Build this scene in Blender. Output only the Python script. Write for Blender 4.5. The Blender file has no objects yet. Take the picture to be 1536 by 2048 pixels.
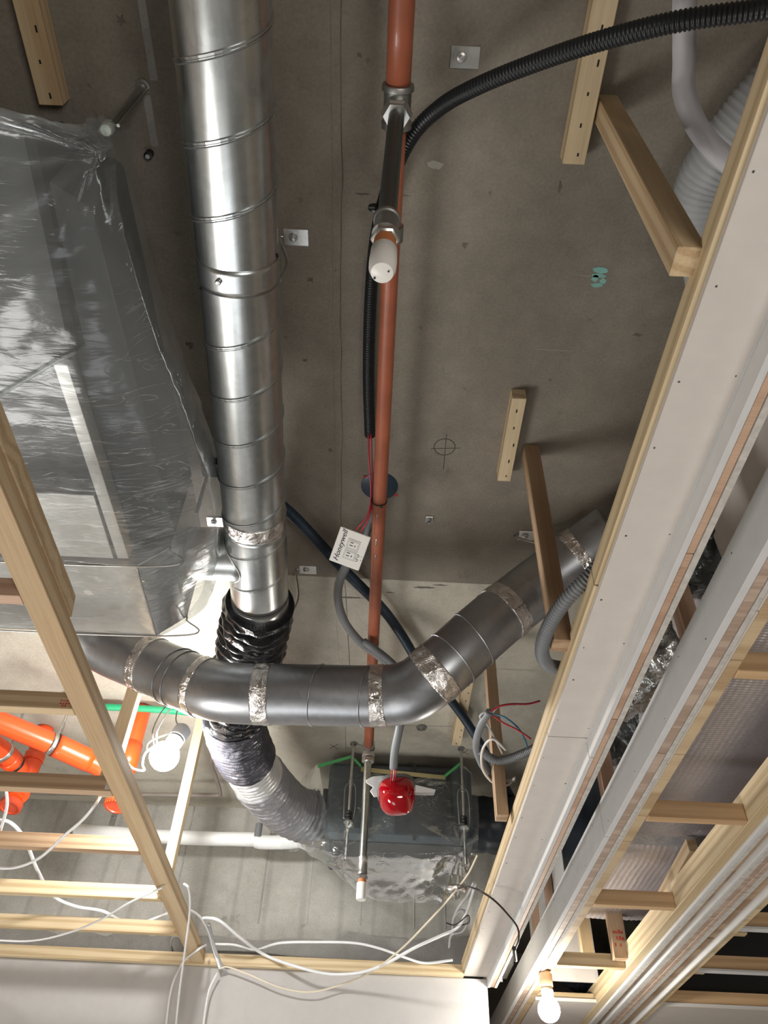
import bpy, bmesh, math, random
from mathutils import Vector, Matrix, noise
random.seed(7)
C = bpy.context.scene.collection
SC = bpy.context.scene
V = Vector
PI = math.pi

# ------------------------------------------------------------------ camera
F, CX, CY, EYE = 1545.0, 768.0, 1024.0, 1.5
Yc = V((-71, 1580, 1545)).normalized()          # world Y (into the room) in camera axes (right, down, forward)
Zc = V((68, -1510, 1545)).normalized()          # world up in camera axes
Xc = Yc.cross(Zc).normalized()
Zc = Xc.cross(Yc).normalized()
cam = bpy.data.cameras.new('camera')
cam.sensor_fit = 'VERTICAL'; cam.sensor_height = 24.0; cam.sensor_width = 18.0
cam.lens = 24.0 * F / 2048
cam.clip_start = 0.02
co = bpy.data.objects.new('camera', cam); C.objects.link(co)
R = Matrix(((Xc[0], -Xc[1], -Xc[2]), (Yc[0], -Yc[1], -Yc[2]), (Zc[0], -Zc[1], -Zc[2]))).to_4x4()
co.matrix_world = Matrix.Translation((0, 0, EYE)) @ R
SC.camera = co

# ------------------------------------------------------------------ world, lights, exposure
w = bpy.data.worlds.new('world'); SC.world = w; w.use_nodes = True
w.node_tree.nodes['Background'].inputs[0].default_value = (0.72, 0.76, 0.80, 1)
w.node_tree.nodes['Background'].inputs[1].default_value = 0.05
SC.view_settings.view_transform = 'Standard'; SC.view_settings.look = 'None'
SC.view_settings.exposure = 0.0; SC.view_settings.gamma = 1.0
SC.view_settings.use_curve_mapping = False

def area(name, loc, target, size, watts, col):
    l = bpy.data.lights.new(name, 'AREA'); l.shape = 'DISK'; l.size = size; l.energy = watts; l.color = col
    o = bpy.data.objects.new(name, l); C.objects.link(o); o.location = loc
    o.rotation_euler = (V(target) - V(loc)).to_track_quat('-Z', 'Y').to_euler()
    return o
def point(name, loc, r, watts, col):
    l = bpy.data.lights.new(name, 'POINT'); l.shadow_soft_size = r; l.energy = watts; l.color = col
    o = bpy.data.objects.new(name, l); C.objects.link(o); o.location = loc
    return o
area('fill_light', (-1.75, 1.85, 0.35), (0.4, 1.3, 2.5), 1.0, 40, (1.0, 0.965, 0.91))  # all three are unseen lights added to fill the room from below
area('fill_light', (0.9, -1.0, 0.5), (0.1, 1.2, 3.0), 0.9, 26, (1.0, 0.96, 0.90))
area('fill_light', (-0.4, 1.9, 0.3), (-0.4, 2.2, 3.0), 0.9, 7, (0.95, 0.98, 1.0))

# ------------------------------------------------------------------ geometry helpers
def ray(px, py):
    d = V(((px - CX) / F, (py - CY) / F, 1.0))
    return V((d.dot(Xc), d.dot(Yc), d.dot(Zc)))
def at(px, py, h=None, x=None, y=None):
    """point on the real plane h metres above the eye (or X = x, or Y = y)"""
    r = ray(px, py)
    s = h / r.z if h is not None else (x / r.x if x is not None else y / r.y)
    return V((r.x * s, r.y * s, r.z * s + EYE))
def H(h): return EYE + h

WM = {}
def link(name, me, mat=None, parent=None, M=None):
    o = bpy.data.objects.new(name, me); C.objects.link(o)
    M = M or Matrix.Identity(4)
    if me is not None and mat is not None and not me.materials: me.materials.append(mat)
    if parent is not None:
        o.parent = parent; o.matrix_basis = WM[parent].inverted() @ M
    else: o.matrix_basis = M
    WM[o] = M.copy()
    return o
def tag(o, label=None, cat=None, group=None, kind=None):
    if label: o['label'] = label
    if cat: o['category'] = cat
    if group: o['group'] = group
    if kind: o['kind'] = kind
    return o
def thing(name, loc, label, cat, group=None):
    o = link(name, None, None, None, Matrix.Translation(V(loc)))
    o.empty_display_size = 0.05
    return tag(o, label, cat, group)
def mesh(name, vs, fs, smooth=False, origin=None):
    me = bpy.data.meshes.new(name); me.from_pydata([tuple(v) for v in vs], [], fs); me.update()
    if smooth: me.shade_smooth()
    return me
def bm_mesh(name, bm, smooth=False):
    me = bpy.data.meshes.new(name); bm.normal_update(); bm.to_mesh(me); bm.free()
    if smooth: me.shade_smooth()
    return me
def add_box(bm, lo, hi, bev=0.0):
    r = bmesh.ops.create_cube(bm, size=1)
    lo, hi = V(lo), V(hi)
    for v in r['verts']:
        v.co = V([lo[i] + (v.co[i] + 0.5) * (hi[i] - lo[i]) for i in range(3)])
    if bev:
        es = {e for v in r['verts'] for e in v.link_edges}
        bmesh.ops.bevel(bm, geom=list(es), offset=bev, segments=1, affect='EDGES', profile=0.5)
def box(name, lo, hi, mat, parent=None, bev=0.001, M=None):
    """axis-aligned box with its own origin at its centre"""
    lo, hi = V(lo), V(hi)
    lo, hi = V([min(lo[i], hi[i]) for i in range(3)]), V([max(lo[i], hi[i]) for i in range(3)])
    c = (lo + hi) / 2; bm = bmesh.new(); add_box(bm, lo - c, hi - c, bev)
    return link(name, bm_mesh(name, bm), mat, parent, Matrix.Translation(c))
def timber(name, a, b, wy, hz, mat, parent=None, up=(0, 0, 1), bev=0.0012):
    """sawn timber from a to b (axis), width wy, height hz; local x runs along the grain"""
    a, b = V(a), V(b); d = (b - a); L = d.length; d.normalize()
    u = V(up); s = u.cross(d)
    if s.length < 1e-4: u = V((0, 1, 0)); s = u.cross(d)
    s.normalize(); u = d.cross(s).normalized()
    M = Matrix((( d.x, s.x, u.x, a.x), (d.y, s.y, u.y, a.y), (d.z, s.z, u.z, a.z), (0, 0, 0, 1)))
    bm = bmesh.new(); add_box(bm, (0, -wy / 2, -hz / 2), (L, wy / 2, hz / 2), bev)
    return link(name, bm_mesh(name, bm), mat, parent, M)

def spline(pts, step):
    pts = [V(p) for p in pts]
    if len(pts) == 2: dense = [pts[0].lerp(pts[1], i / 40) for i in range(41)]
    else:
        P = [pts[0] * 2 - pts[1]] + pts + [pts[-1] * 2 - pts[-2]]; dense = []
        for i in range(1, len(P) - 2):
            p0, p1, p2, p3 = P[i - 1], P[i], P[i + 1], P[i + 2]
            for k in range(24):
                t = k / 24
                dense.append(0.5 * ((2 * p1) + (p2 - p0) * t + (2 * p0 - 5 * p1 + 4 * p2 - p3) * t * t + (3 * p1 - p0 - 3 * p2 + p3) * t ** 3))
        dense.append(P[-2])
    acc = [0.0]
    for i in range(1, len(dense)): acc.append(acc[-1] + (dense[i] - dense[i - 1]).length)
    L = acc[-1]; n = max(2, int(round(L / step))); out = []; j = 0
    for i in range(n + 1):
        s = L * i / n
        while j < len(acc) - 2 and acc[j + 1] < s: j += 1
        seg = acc[j + 1] - acc[j]
        out.append(dense[j].lerp(dense[j + 1], (s - acc[j]) / seg if seg > 0 else 0))
    return out, L
def frames(P):
    T = []
    for i in range(len(P)):
        T.append((P[min(i + 1, len(P) - 1)] - P[max(i - 1, 0)]).normalized())
    n = V((0, 0, 1)) if abs(T[0].z) < 0.9 else V((1, 0, 0))
    n = (n - T[0] * n.dot(T[0])).normalized(); N = [n]
    for i in range(1, len(P)):
        n = N[-1] - T[i] * N[-1].dot(T[i]); N.append(n.normalized())
    return T, N
def tube_geo(pts, r, seg=16, step=0.01, rf=None, caps=True, s0=0.0, s1=None):
    P, L = spline(pts, step)
    n = len(P)
    T, N = frames(P); vs = []; fs = []
    for i in range(n):
        s = L * i / (n - 1); B = T[i].cross(N[i])
        for k in range(seg):
            a = 2 * PI * k / seg
            rr = r if rf is None else rf(s, a, L)
            vs.append(P[i] + (N[i] * math.cos(a) + B * math.sin(a)) * rr)
    for i in range(n - 1):
        for k in range(seg):
            k2 = (k + 1) % seg
            fs.append((i * seg + k, i * seg + k2, (i + 1) * seg + k2, (i + 1) * seg + k))
    if caps:
        fs.append(tuple(range(seg - 1, -1, -1))); fs.append(tuple((n - 1) * seg + k for k in range(seg)))
    return vs, fs, P, T, N, L
def smooth_caps(me):
    me.shade_smooth()
    for p in me.polygons:
        if len(p.vertices) > 4: p.use_smooth = False
def tube(name, pts, r, mat, parent=None, seg=16, step=0.01, rf=None, caps=True):
    vs, fs, *_ = tube_geo(pts, r, seg, step, rf, caps)
    me = mesh(name, vs, fs); smooth_caps(me)
    if parent is None:
        c = V(pts[0]); me.transform(Matrix.Translation(-c)); return link(name, me, mat, None, Matrix.Translation(c))
    return link(name, me, mat, parent)
def subpath(pts, a, b):
    """part of the spline path between fractions a and b, as points"""
    P, L = spline(pts, 0.01); n = len(P) - 1
    i0, i1 = int(a * n), int(b * n)
    return P[i0:max(i1, i0 + 2) + 1]
def corr(r, amp, pitch):
    return lambda s, a, L: r + amp * math.cos(2 * PI * s / pitch)
def lathe(name, c, prof, mat, parent=None, seg=24, axis=(0, 0, 1)):
    """prof: list of (radius, distance along axis from c)"""
    ax = V(axis).normalized(); n = V((1, 0, 0)) if abs(ax.x) < 0.9 else V((0, 1, 0))
    n = (n - ax * n.dot(ax)).normalized(); b = ax.cross(n); vs = []; fs = []
    for r, z in prof:
        for k in range(seg):
            a = 2 * PI * k / seg; vs.append(V(c) + ax * z + (n * math.cos(a) + b * math.sin(a)) * max(r, 1e-5))
    for i in range(len(prof) - 1):
        for k in range(seg):
            k2 = (k + 1) % seg; fs.append((i * seg + k, i * seg + k2, (i + 1) * seg + k2, (i + 1) * seg + k))
    fs.append(tuple(range(seg - 1, -1, -1))); fs.append(tuple((len(prof) - 1) * seg + k for k in range(seg)))
    me = mesh(name, vs, fs); me.shade_smooth()
    try: me.set_sharp_from_angle(angle=math.radians(40))
    except Exception: pass
    if parent is None:
        me.transform(Matrix.Translation(-V(c))); return link(name, me, mat, None, Matrix.Translation(V(c)))
    return link(name, me, mat, parent)
def prism(name, poly, ext, mat, parent=None, bev=0):
    """polygon (list of points) extruded by vector ext"""
    bm = bmesh.new(); a = [bm.verts.new(V(p)) for p in poly]; b = [bm.verts.new(V(p) + V(ext)) for p in poly]
    n = len(a); bm.faces.new(a); bm.faces.new(b[::-1])
    for i in range(n): bm.faces.new((a[i], b[i], b[(i + 1) % n], a[(i + 1) % n]))
    bmesh.ops.recalc_face_normals(bm, faces=bm.faces)
    if bev: bmesh.ops.bevel(bm, geom=list(bm.edges), offset=bev, segments=1, affect='EDGES', profile=0.5)
    me = bm_mesh(name, bm)
    if parent is None:
        c = V(poly[0]); me.transform(Matrix.Translation(-c)); return link(name, me, mat, None, Matrix.Translation(c))
    return link(name, me, mat, parent)
def sheet(name, rows, mat, parent=None, nu=8, nv=8, amp=0.004, freq=9.0, stretch=(1, 1, 1), thick=0.0006, fn=None, smooth=True):
    """a curved sheet through a grid of control points, wrinkled by noise"""
    R_, K = len(rows), len(rows[0]); 
    def cr(p0, p1, p2, p3, t):
        return 0.5 * ((2 * p1) + (p2 - p0) * t + (2 * p0 - 5 * p1 + 4 * p2 - p3) * t * t + (3 * p1 - p0 - 3 * p2 + p3) * t ** 3)
    def line(a, n):
        out = []
        for i in range(len(a) - 1):
            p0 = a[max(i - 1, 0)]; p3 = a[min(i + 2, len(a) - 1)]
            for k in range(n):
                t = k / n; out.append(cr(p0, a[i], a[i + 1], p3, t) * 0.45 + a[i].lerp(a[i + 1], t) * 0.55)
        out.append(a[-1]); return out
    G = [line([V(p) for p in r], nu) for r in rows]
    cols = [line([G[i][j] for i in range(R_)], nv) for j in range(len(G[0]))]
    nr, nc = len(cols[0]), len(cols); g = [[cols[j][i] for j in range(nc)] for i in range(nr)]
    vs = []
    for i in range(nr):
        for j in range(nc):
            du = g[i][min(j + 1, nc - 1)] - g[i][max(j - 1, 0)]; dv = g[min(i + 1, nr - 1)][j] - g[max(i - 1, 0)][j]
            n = du.cross(dv); n = n.normalized() if n.length > 1e-9 else V((0, 0, 1))
            p = g[i][j]; q = V((p.x * freq * stretch[0], p.y * freq * stretch[1], p.z * freq * stretch[2]))
            d = amp * (noise.noise(q) + 0.5 * (1 - abs(noise.noise(q * 2.3 + V((5, 1, 9)))) * 2) + 0.3 * noise.noise(q * 5.1))
            if fn: d += fn(p, i / (nr - 1), j / (nc - 1))
            vs.append(p + n * d)
    fs = [(i * nc + j, i * nc + j + 1, (i + 1) * nc + j + 1, (i + 1) * nc + j) for i in range(nr - 1) for j in range(nc - 1)]
    me = mesh(name, vs, fs, smooth)
    o = link(name, me, mat, parent)
    if thick:
        m = o.modifiers.new('thickness', 'SOLIDIFY'); m.thickness = thick; m.offset = 0
    return o

# ------------------------------------------------------------------ materials
class NT:
    def __init__(s, name):
        s.m = bpy.data.materials.new(name); s.m.use_nodes = True; s.t = s.m.node_tree; s.n = s.t.nodes
        s.b = s.n['Principled BSDF']; s.out = s.n['Material Output']
    def new(s, typ, **kw):
        x = s.n.new(typ)
        for k, v in kw.items():
            if k in x.inputs: x.inputs[k].default_value = v
            else: setattr(x, k, v)
        return x
    def l(s, a, b): s.t.links.new(a, b)
    def coord(s, scale=(1, 1, 1), kind='Object', rnd=False):
        tc = s.new('ShaderNodeTexCoord'); mp = s.new('ShaderNodeMapping'); mp.inputs['Scale'].default_value = scale
        s.l(tc.outputs[kind], mp.inputs['Vector'])
        if rnd:
            oi = s.new('ShaderNodeObjectInfo'); mu = s.new('ShaderNodeVectorMath', operation='SCALE'); mu.inputs[0].default_value = (13.7, 7.1, 5.3)
            s.l(oi.outputs['Random'], mu.inputs['Scale']); s.l(mu.outputs[0], mp.inputs['Location'])
        return mp.outputs['Vector']
    def noise(s, vec, scale, detail=4, rough=0.6, dist=0.0):
        x = s.new('ShaderNodeTexNoise'); x.inputs['Scale'].default_value = scale; x.inputs['Detail'].default_value = detail
        x.inputs['Roughness'].default_value = rough; x.inputs['Distortion'].default_value = dist; s.l(vec, x.inputs['Vector']); return x.outputs['Fac']
    def ramp(s, fac, stops):
        x = s.new('ShaderNodeValToRGB'); e = x.color_ramp.elements
        while len(e) < len(stops): e.new(0.5)
        for i, (p, c) in enumerate(stops): e[i].position = p; e[i].color = (*c, 1) if len(c) == 3 else c
        s.l(fac, x.inputs['Fac']); return x.outputs['Color']
    def mix(s, fac, a, b, mode='MIX'):
        x = s.new('ShaderNodeMix'); x.data_type = 'RGBA'; x.blend_type = mode
        if isinstance(fac, float): x.inputs[0].default_value = fac
        else: s.l(fac, x.inputs[0])
        for i, c in ((6, a), (7, b)):
            if isinstance(c, tuple): x.inputs[i].default_value = (*c, 1)
            else: s.l(c, x.inputs[i])
        return x.outputs[2]
    def bump(s, h, strength=0.3, dist=0.002):
        x = s.new('ShaderNodeBump'); x.inputs['Strength'].default_value = strength; x.inputs['Distance'].default_value = dist
        s.l(h, x.inputs['Height']); s.l(x.outputs['Normal'], s.b.inputs['Normal']); return x
    def set(s, **kw):
        for k, v in kw.items():
            k = k.replace('_', ' ')
            s.b.inputs[k].default_value = (*v, 1) if isinstance(v, tuple) and len(v) == 3 else v
        return s
MAT = {}
def plain(name, col, rough=0.5, metal=0.0, nb=0.0, nscale=60, var=0.06, coat=0.0, trans=0.0, rmul=None):
    t = NT(name); v = t.coord(rnd=True)
    n = t.noise(v, nscale * 0.25, 3)
    lo = tuple(c * (1 - var) for c in col); hi = tuple(min(1, c * (1 + var)) for c in col)
    t.l(t.ramp(n, [(0.3, lo), (0.7, hi)]), t.b.inputs['Base Color'])
    t.set(Roughness=rough, Metallic=metal)
    if coat: t.b.inputs['Coat Weight'].default_value = coat; t.b.inputs['Coat Roughness'].default_value = 0.1
    if trans: t.b.inputs['Transmission Weight'].default_value = trans
    if nb: t.bump(t.noise(v, nscale, 4), nb)
    MAT[name] = t.m; return t.m
def wood(name, light, dark, knots=0.5, rough=0.62, ring=26):
    t = NT(name); v = t.coord((0.55, 9, 9), rnd=True)
    n1 = t.noise(v, 1.6, 3, 0.5, 0.6)
    wv = t.new('ShaderNodeTexWave', wave_type='BANDS', bands_direction='Z'); wv.inputs['Scale'].default_value = ring / 22; wv.inputs['Distortion'].default_value = 7
    wv.inputs['Detail'].default_value = 2; wv.inputs['Detail Scale'].default_value = 0.8; t.l(v, wv.inputs['Vector'])
    fine = t.noise(t.coord((3, 160, 160), rnd=True), 1.5, 3, 0.6)
    a = t.ramp(wv.outputs['Fac'], [(0.15, dark), (0.55, light), (0.9, tuple(min(1, c * 1.08) for c in light))])
    b = t.ramp(n1, [(0.3, tuple(c * 0.84 for c in light)), (0.65, tuple(min(1, c * 1.08) for c in light))])
    c = t.mix(0.35, a, b)
    c = t.mix(0.22, c, t.ramp(fine, [(0.35, tuple(x * 0.75 for x in dark)), (0.6, light)]))
    kv = t.coord((2.4, 14, 14), rnd=True); vo = t.new('ShaderNodeTexVoronoi', feature='F1'); vo.inputs['Scale'].default_value = 0.8; t.l(kv, vo.inputs['Vector'])
    kn = t.ramp(vo.outputs['Distance'], [(0.05, (1, 1, 1)), (0.12, (0, 0, 0))])
    c = t.mix(kn, c, tuple(x * 0.55 for x in dark)) if knots else c
    t.l(c, t.b.inputs['Base Color']); t.set(Roughness=rough)
    t.bump(fine, 0.25, 0.001); MAT[name] = t.m; return t.m
def concrete(name, lo, hi, spots=0.6, bands=False, rough=0.85):
    t = NT(name); v = t.coord()
    n1 = t.noise(v, 1.7, 5, 0.62); n2 = t.noise(v, 16, 6, 0.7); n3 = t.noise(v, 150, 3, 0.6)
    c = t.ramp(n1, [(0.36, tuple(x * .80 for x in lo)), (0.64, tuple(x * 1.10 for x in hi))])
    c = t.mix(0.42, c, t.ramp(n2, [(0.3, tuple(x * 0.72 for x in lo)), (0.7, tuple(min(1, x * 1.12) for x in hi))]))
    c = t.mix(0.32, c, t.ramp(n3, [(0.3, tuple(x * 0.7 for x in lo)), (0.7, hi)]))
    # dark stains and pits, stretched along the formwork
    sp = t.noise(t.coord((7, 3.2, 3.2)), 1.6, 5, 0.68, 0.4)
    c = t.mix(t.ramp(sp, [(0.655, (0, 0, 0)), (0.74, (spots, spots, spots))]), c, tuple(x * 0.45 for x in lo))
    pit = t.noise(v, 42, 2, 0.4)
    pm = t.ramp(pit, [(0.74, (0, 0, 0)), (0.80, (spots * .6,) * 3)])
    c = t.mix(pm, c, tuple(x * 0.35 for x in lo))
    if bands:
        wv = t.new('ShaderNodeTexWave', wave_type='BANDS', bands_direction='X'); wv.inputs['Scale'].default_value = 1.1; wv.inputs['Distortion'].default_value = 2.2; wv.inputs['Detail'].default_value = 3
        t.l(t.coord((2.0, 1, 0.4)), wv.inputs['Vector'])
        c = t.mix(t.ramp(wv.outputs['Fac'], [(0.0, (0.30, 0.30, 0.30)), (0.10, (0, 0, 0))]), c, tuple(x * 0.6 for x in lo))
    t.l(c, t.b.inputs['Base Color']); t.set(Roughness=rough)
    ad = t.new('ShaderNodeMath', operation='ADD'); t.l(n2, ad.inputs[0]); t.l(n3, ad.inputs[1]); t.bump(ad.outputs[0], 0.35, 0.002)
    MAT[name] = t.m; return t.m
def steel(name, col=(0.60, 0.62, 0.63), rough=0.3, streak=(3, 120, 3), bumps=0.05):
    t = NT(name); v = t.coord()
    n = t.noise(t.coord(streak), 1.0, 4, 0.7); n2 = t.noise(v, 9, 4, 0.6)
    vo = t.new('ShaderNodeTexVoronoi'); vo.inputs['Scale'].default_value = 70; t.l(v, vo.inputs['Vector'])
    c = t.mix(0.5, t.ramp(n2, [(0.3, tuple(x * 0.8 for x in col)), (0.7, tuple(min(1, x * 1.1) for x in col))]), t.ramp(vo.outputs['Color'], [(0.2, tuple(x * 0.88 for x in col)), (0.8, tuple(min(1, x * 1.05) for x in col))]))
    t.l(c, t.b.inputs['Base Color'])
    mr = t.new('ShaderNodeMapRange'); mr.inputs['To Min'].default_value = rough * 0.75; mr.inputs['To Max'].default_value = rough * 1.35
    t.l(n, mr.inputs['Value']); t.l(mr.outputs[0], t.b.inputs['Roughness']); t.set(Metallic=1.0)
    t.bump(t.noise(v, 14, 2, 0.4), bumps, 0.01); MAT[name] = t.m; return t.m
def foil(name, col=(0.72, 0.70, 0.69), rough=0.16, scale=26, strength=0.9, metal=1.0):
    t = NT(name); v = t.coord(rnd=True)
    n = t.noise(v, scale, 5, 0.65, 1.2); vo = t.new('ShaderNodeTexVoronoi', feature='F1'); vo.inputs['Scale'].default_value = scale * 0.9; t.l(v, vo.inputs['Vector'])
    ad = t.new('ShaderNodeMath', operation='ADD'); t.l(n, ad.inputs[0]); t.l(vo.outputs['Distance'], ad.inputs[1])
    t.set(Base_Color=col, Roughness=rough, Metallic=metal); t.bump(ad.outputs[0], strength, 0.01); MAT[name] = t.m; return t.m
def film(name, col, alpha, rough=0.18, scale=18, stretch=(1, 1, 1), strength=0.6, crease=0.5, gloss=0.38):
    """thin polythene: partly see-through, milky and shiny, creased"""
    t = NT(name); v = t.coord(stretch)
    n = t.noise(t.coord(), 2.6, 3, 0.5, 0.4); n2 = t.noise(v, scale, 3, 0.55, 1.2)
    n3 = t.noise(t.coord(tuple(a * b for a, b in zip(stretch, (0.8, 1.0, 1.3)))), scale * 0.55, 2, 0.5, 1.6)
    rg = t.ramp(n3, [(0.485, (0, 0, 0)), (0.5, (1, 1, 1)), (0.515, (0, 0, 0))])
    gate = t.ramp(t.noise(t.coord(), 5.0, 2, 0.5), [(0.48, (0, 0, 0)), (0.62, (1, 1, 1))])
    g2 = t.new('ShaderNodeMath', operation='MULTIPLY'); t.l(rg, g2.inputs[0]); t.l(gate, g2.inputs[1])
    ad = t.new('ShaderNodeMath', operation='MULTIPLY_ADD'); t.l(g2.outputs[0], ad.inputs[0]); ad.inputs[1].default_value = crease; t.l(n2, ad.inputs[2])
    t.set(Base_Color=col, Roughness=rough)
    bp = t.bump(ad.outputs[0], strength, 0.004)
    tr = t.new('ShaderNodeBsdfTransparent'); tr.inputs[0].default_value = (0.95, 0.965, 0.965, 1)
    gl = t.new('ShaderNodeBsdfGlossy'); gl.inputs['Roughness'].default_value = rough; gl.inputs[0].default_value = (0.9, 0.93, 0.95, 1); t.l(bp.outputs['Normal'], gl.inputs['Normal'])
    tl = t.new('ShaderNodeBsdfTranslucent'); tl.inputs[0].default_value = (*col, 1)
    m1 = t.new('ShaderNodeMixShader'); m1.inputs[0].default_value = 0.35; t.l(t.b.outputs[0], m1.inputs[1]); t.l(tl.outputs[0], m1.inputs[2])
    m2 = t.new('ShaderNodeMixShader'); fa = t.ramp(n, [(0.35, (alpha * 0.75,) * 3), (0.65, (min(1, alpha * 1.25),) * 3)])
    fb = t.new('ShaderNodeMath', operation='MULTIPLY_ADD'); t.l(g2.outputs[0], fb.inputs[0]); fb.inputs[1].default_value = 0.16; t.l(fa, fb.inputs[2])
    t.l(fb.outputs[0], m2.inputs[0]); t.l(tr.outputs[0], m2.inputs[1]); t.l(m1.outputs[0], m2.inputs[2])
    lw = t.new('ShaderNodeLayerWeight'); lw.inputs[0].default_value = 0.25; t.l(bp.outputs['Normal'], lw.inputs['Normal'])
    mu = t.new('ShaderNodeMath', operation='MULTIPLY_ADD'); t.l(lw.outputs['Fresnel'], mu.inputs[0]); mu.inputs[1].default_value = gloss; mu.inputs[2].default_value = 0.022
    m3 = t.new('ShaderNodeMixShader'); t.l(mu.outputs[0], m3.inputs[0]); t.l(m2.outputs[0], m3.inputs[1]); t.l(gl.outputs[0], m3.inputs[2])
    t.l(m3.outputs[0], t.out.inputs['Surface']); MAT[name] = t.m; return t.m
def emit(name, col, s):
    t = NT(name); t.set(Base_Color=(1.0, 1.0, 1.0)); t.b.inputs['Emission Color'].default_value = (*col, 1); t.b.inputs['Emission Strength'].default_value = s
    MAT[name] = t.m; return t.m

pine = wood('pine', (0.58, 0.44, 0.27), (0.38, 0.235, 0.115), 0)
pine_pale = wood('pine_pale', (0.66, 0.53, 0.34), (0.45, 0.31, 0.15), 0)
pine_brown = wood('pine_brown', (0.46, 0.32, 0.20), (0.27, 0.15, 0.08), 1)
pine_pink = wood('pine_pink', (0.55, 0.37, 0.26), (0.40, 0.23, 0.15), 1)
pine_orange = wood('pine_orange', (0.60, 0.40, 0.22), (0.46, 0.28, 0.14), 0)
ply = wood('plywood_edge', (0.50, 0.38, 0.30), (0.34, 0.23, 0.17), 0, ring=90)
slab_m = concrete('concrete_slab', (0.185, 0.162, 0.132), (0.270, 0.240, 0.195), 0.7)
slab2_m = concrete('concrete_slab_pale', (0.42, 0.395, 0.33), (0.56, 0.53, 0.45), 0.55)
cwall_m = concrete('concrete_wall', (0.33, 0.32, 0.29), (0.50, 0.49, 0.45), 0.6, True)
mortar = concrete('mortar', (0.26, 0.255, 0.24), (0.36, 0.35, 0.33), 0.3)
gyp = plain('plasterboard', (0.60, 0.55, 0.505), 0.8, 0, 0.04, 90, 0.03)
gyp_white = plain('plasterboard_white', (0.60, 0.595, 0.585), 0.75, 0, 0.04, 90, 0.03)
wall_b = plain('wall_board', (0.47, 0.455, 0.445), 0.8, 0, 0.04, 90, 0.03)
gyp_core = plain('gypsum_core', (0.52, 0.49, 0.45), 0.95, 0, 0.5, 260, 0.16)
galv = steel('galvanised_duct', (0.60, 0.63, 0.635), 0.29, (40, 2, 40), 0.03)
galv2 = steel('galvanised_duct_cross', (0.40, 0.41, 0.43), 0.38, (2, 30, 30), 0.02)
zinc = steel('zinc', (0.60, 0.60, 0.58), 0.35, (20, 20, 20), 0.1)
zincd = steel('cast_fitting', (0.36, 0.36, 0.35), 0.45, (20, 20, 20), 0.3)
dkpipe = steel('dull_steel_pipe', (0.16, 0.17, 0.165), 0.42, (30, 30, 2), 0.06)
tape_m = foil('foil_tape', (0.74, 0.71, 0.69), 0.14, 30, 0.8)
foil_m = foil('crumpled_foil', (0.62, 0.64, 0.64), 0.14, 15, 1.0)
blackbag = foil('black_polythene', (0.010, 0.011, 0.014), 0.22, 12, 0.7, 0.0)
greybag = foil('silver_grey_sleeve', (0.30, 0.30, 0.32), 0.33, 15, 0.6, 0.35)
silver_sleeve = foil('silver_sleeve', (0.75, 0.76, 0.77), 0.35, 12, 0.4, 0.7)
redpipe = plain('red_oxide_pipe', (0.33, 0.095, 0.048), 0.42, 0, 0.08, 40, 0.18, 0.2)
orange = plain('orange_pvc', (0.86, 0.085, 0.012), 0.36, 0, 0.0, 40, 0.04, 0.3)
whitepvc = plain('white_pipe_jacket', (0.86, 0.88, 0.88), 0.4, 0, 0.05, 30, 0.02)
greypvc = plain('grey_pvc', (0.20, 0.215, 0.225), 0.45, 0, 0, 40, 0.05)
greycond = plain('grey_conduit', (0.17, 0.18, 0.19), 0.5, 0, 0.0, 60, 0.05)
blackcond = plain('black_conduit', (0.012, 0.014, 0.017), 0.38, 0, 0, 60, 0.2)
navycond = plain('navy_conduit', (0.012, 0.028, 0.050), 0.42, 0, 0, 60, 0.2)
insul = plain('grey_insulation', (0.40, 0.39, 0.41), 0.6, 0, 0.35, 22, 0.06)
fatins = plain('grey_fabric_sleeve', (0.32, 0.33, 0.34), 0.6, 0, 0.3, 30, 0.06)
cable_w = plain('white_cable', (0.78, 0.79, 0.80), 0.4, 0, 0, 40, 0.03)
cable_g = plain('grey_cable', (0.42, 0.42, 0.43), 0.45, 0, 0, 40, 0.03)
cable_b = plain('brown_black_cable', (0.035, 0.025, 0.022), 0.4, 0, 0, 40, 0.1)
cable_r = plain('red_wire', (0.42, 0.02, 0.035), 0.4, 0, 0, 40, 0.05)
cable_bl = plain('blue_wire', (0.05, 0.16, 0.24), 0.4, 0, 0, 40, 0.05)
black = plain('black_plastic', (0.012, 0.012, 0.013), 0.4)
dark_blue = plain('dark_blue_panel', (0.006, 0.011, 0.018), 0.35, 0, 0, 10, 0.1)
white_pl = plain('white_plastic', (0.82, 0.80, 0.76), 0.35, 0, 0, 40, 0.02)
green_m = plain('green_tube', (0.02, 0.30, 0.14), 0.4)
green_tape = plain('green_tape', (0.10, 0.50, 0.16), 0.6)
teal_paint = plain('teal_paint', (0.20, 0.42, 0.38), 0.8, 0, 0.2, 80, 0.15)
marker = plain('pencil_mark', (0.065, 0.06, 0.05), 0.9)
chalk = plain('pale_scuff', (0.36, 0.35, 0.31), 0.9)
stain_m = plain('dark_stain', (0.135, 0.118, 0.098), 0.95, 0, 0, 60, 0.3)
ink = plain('marker_ink', (0.03, 0.03, 0.05), 0.7)
stamp = plain('red_stamp_ink', (0.45, 0.06, 0.04), 0.8, 0, 0, 300, 0.5)
copper_g = plain('brown_grey_pipe', (0.22, 0.19, 0.17), 0.4)
slot_dark = plain('slot_grey', (0.12, 0.12, 0.12), 0.6)
unit_dark = plain('unit_dark_casing', (0.032, 0.034, 0.040), 0.42, 0.2, 0.05, 8, 0.15)
unit_mid = plain('unit_grey_casing', (0.10, 0.105, 0.11), 0.4, 0.4, 0.05, 8, 0.1)
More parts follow.
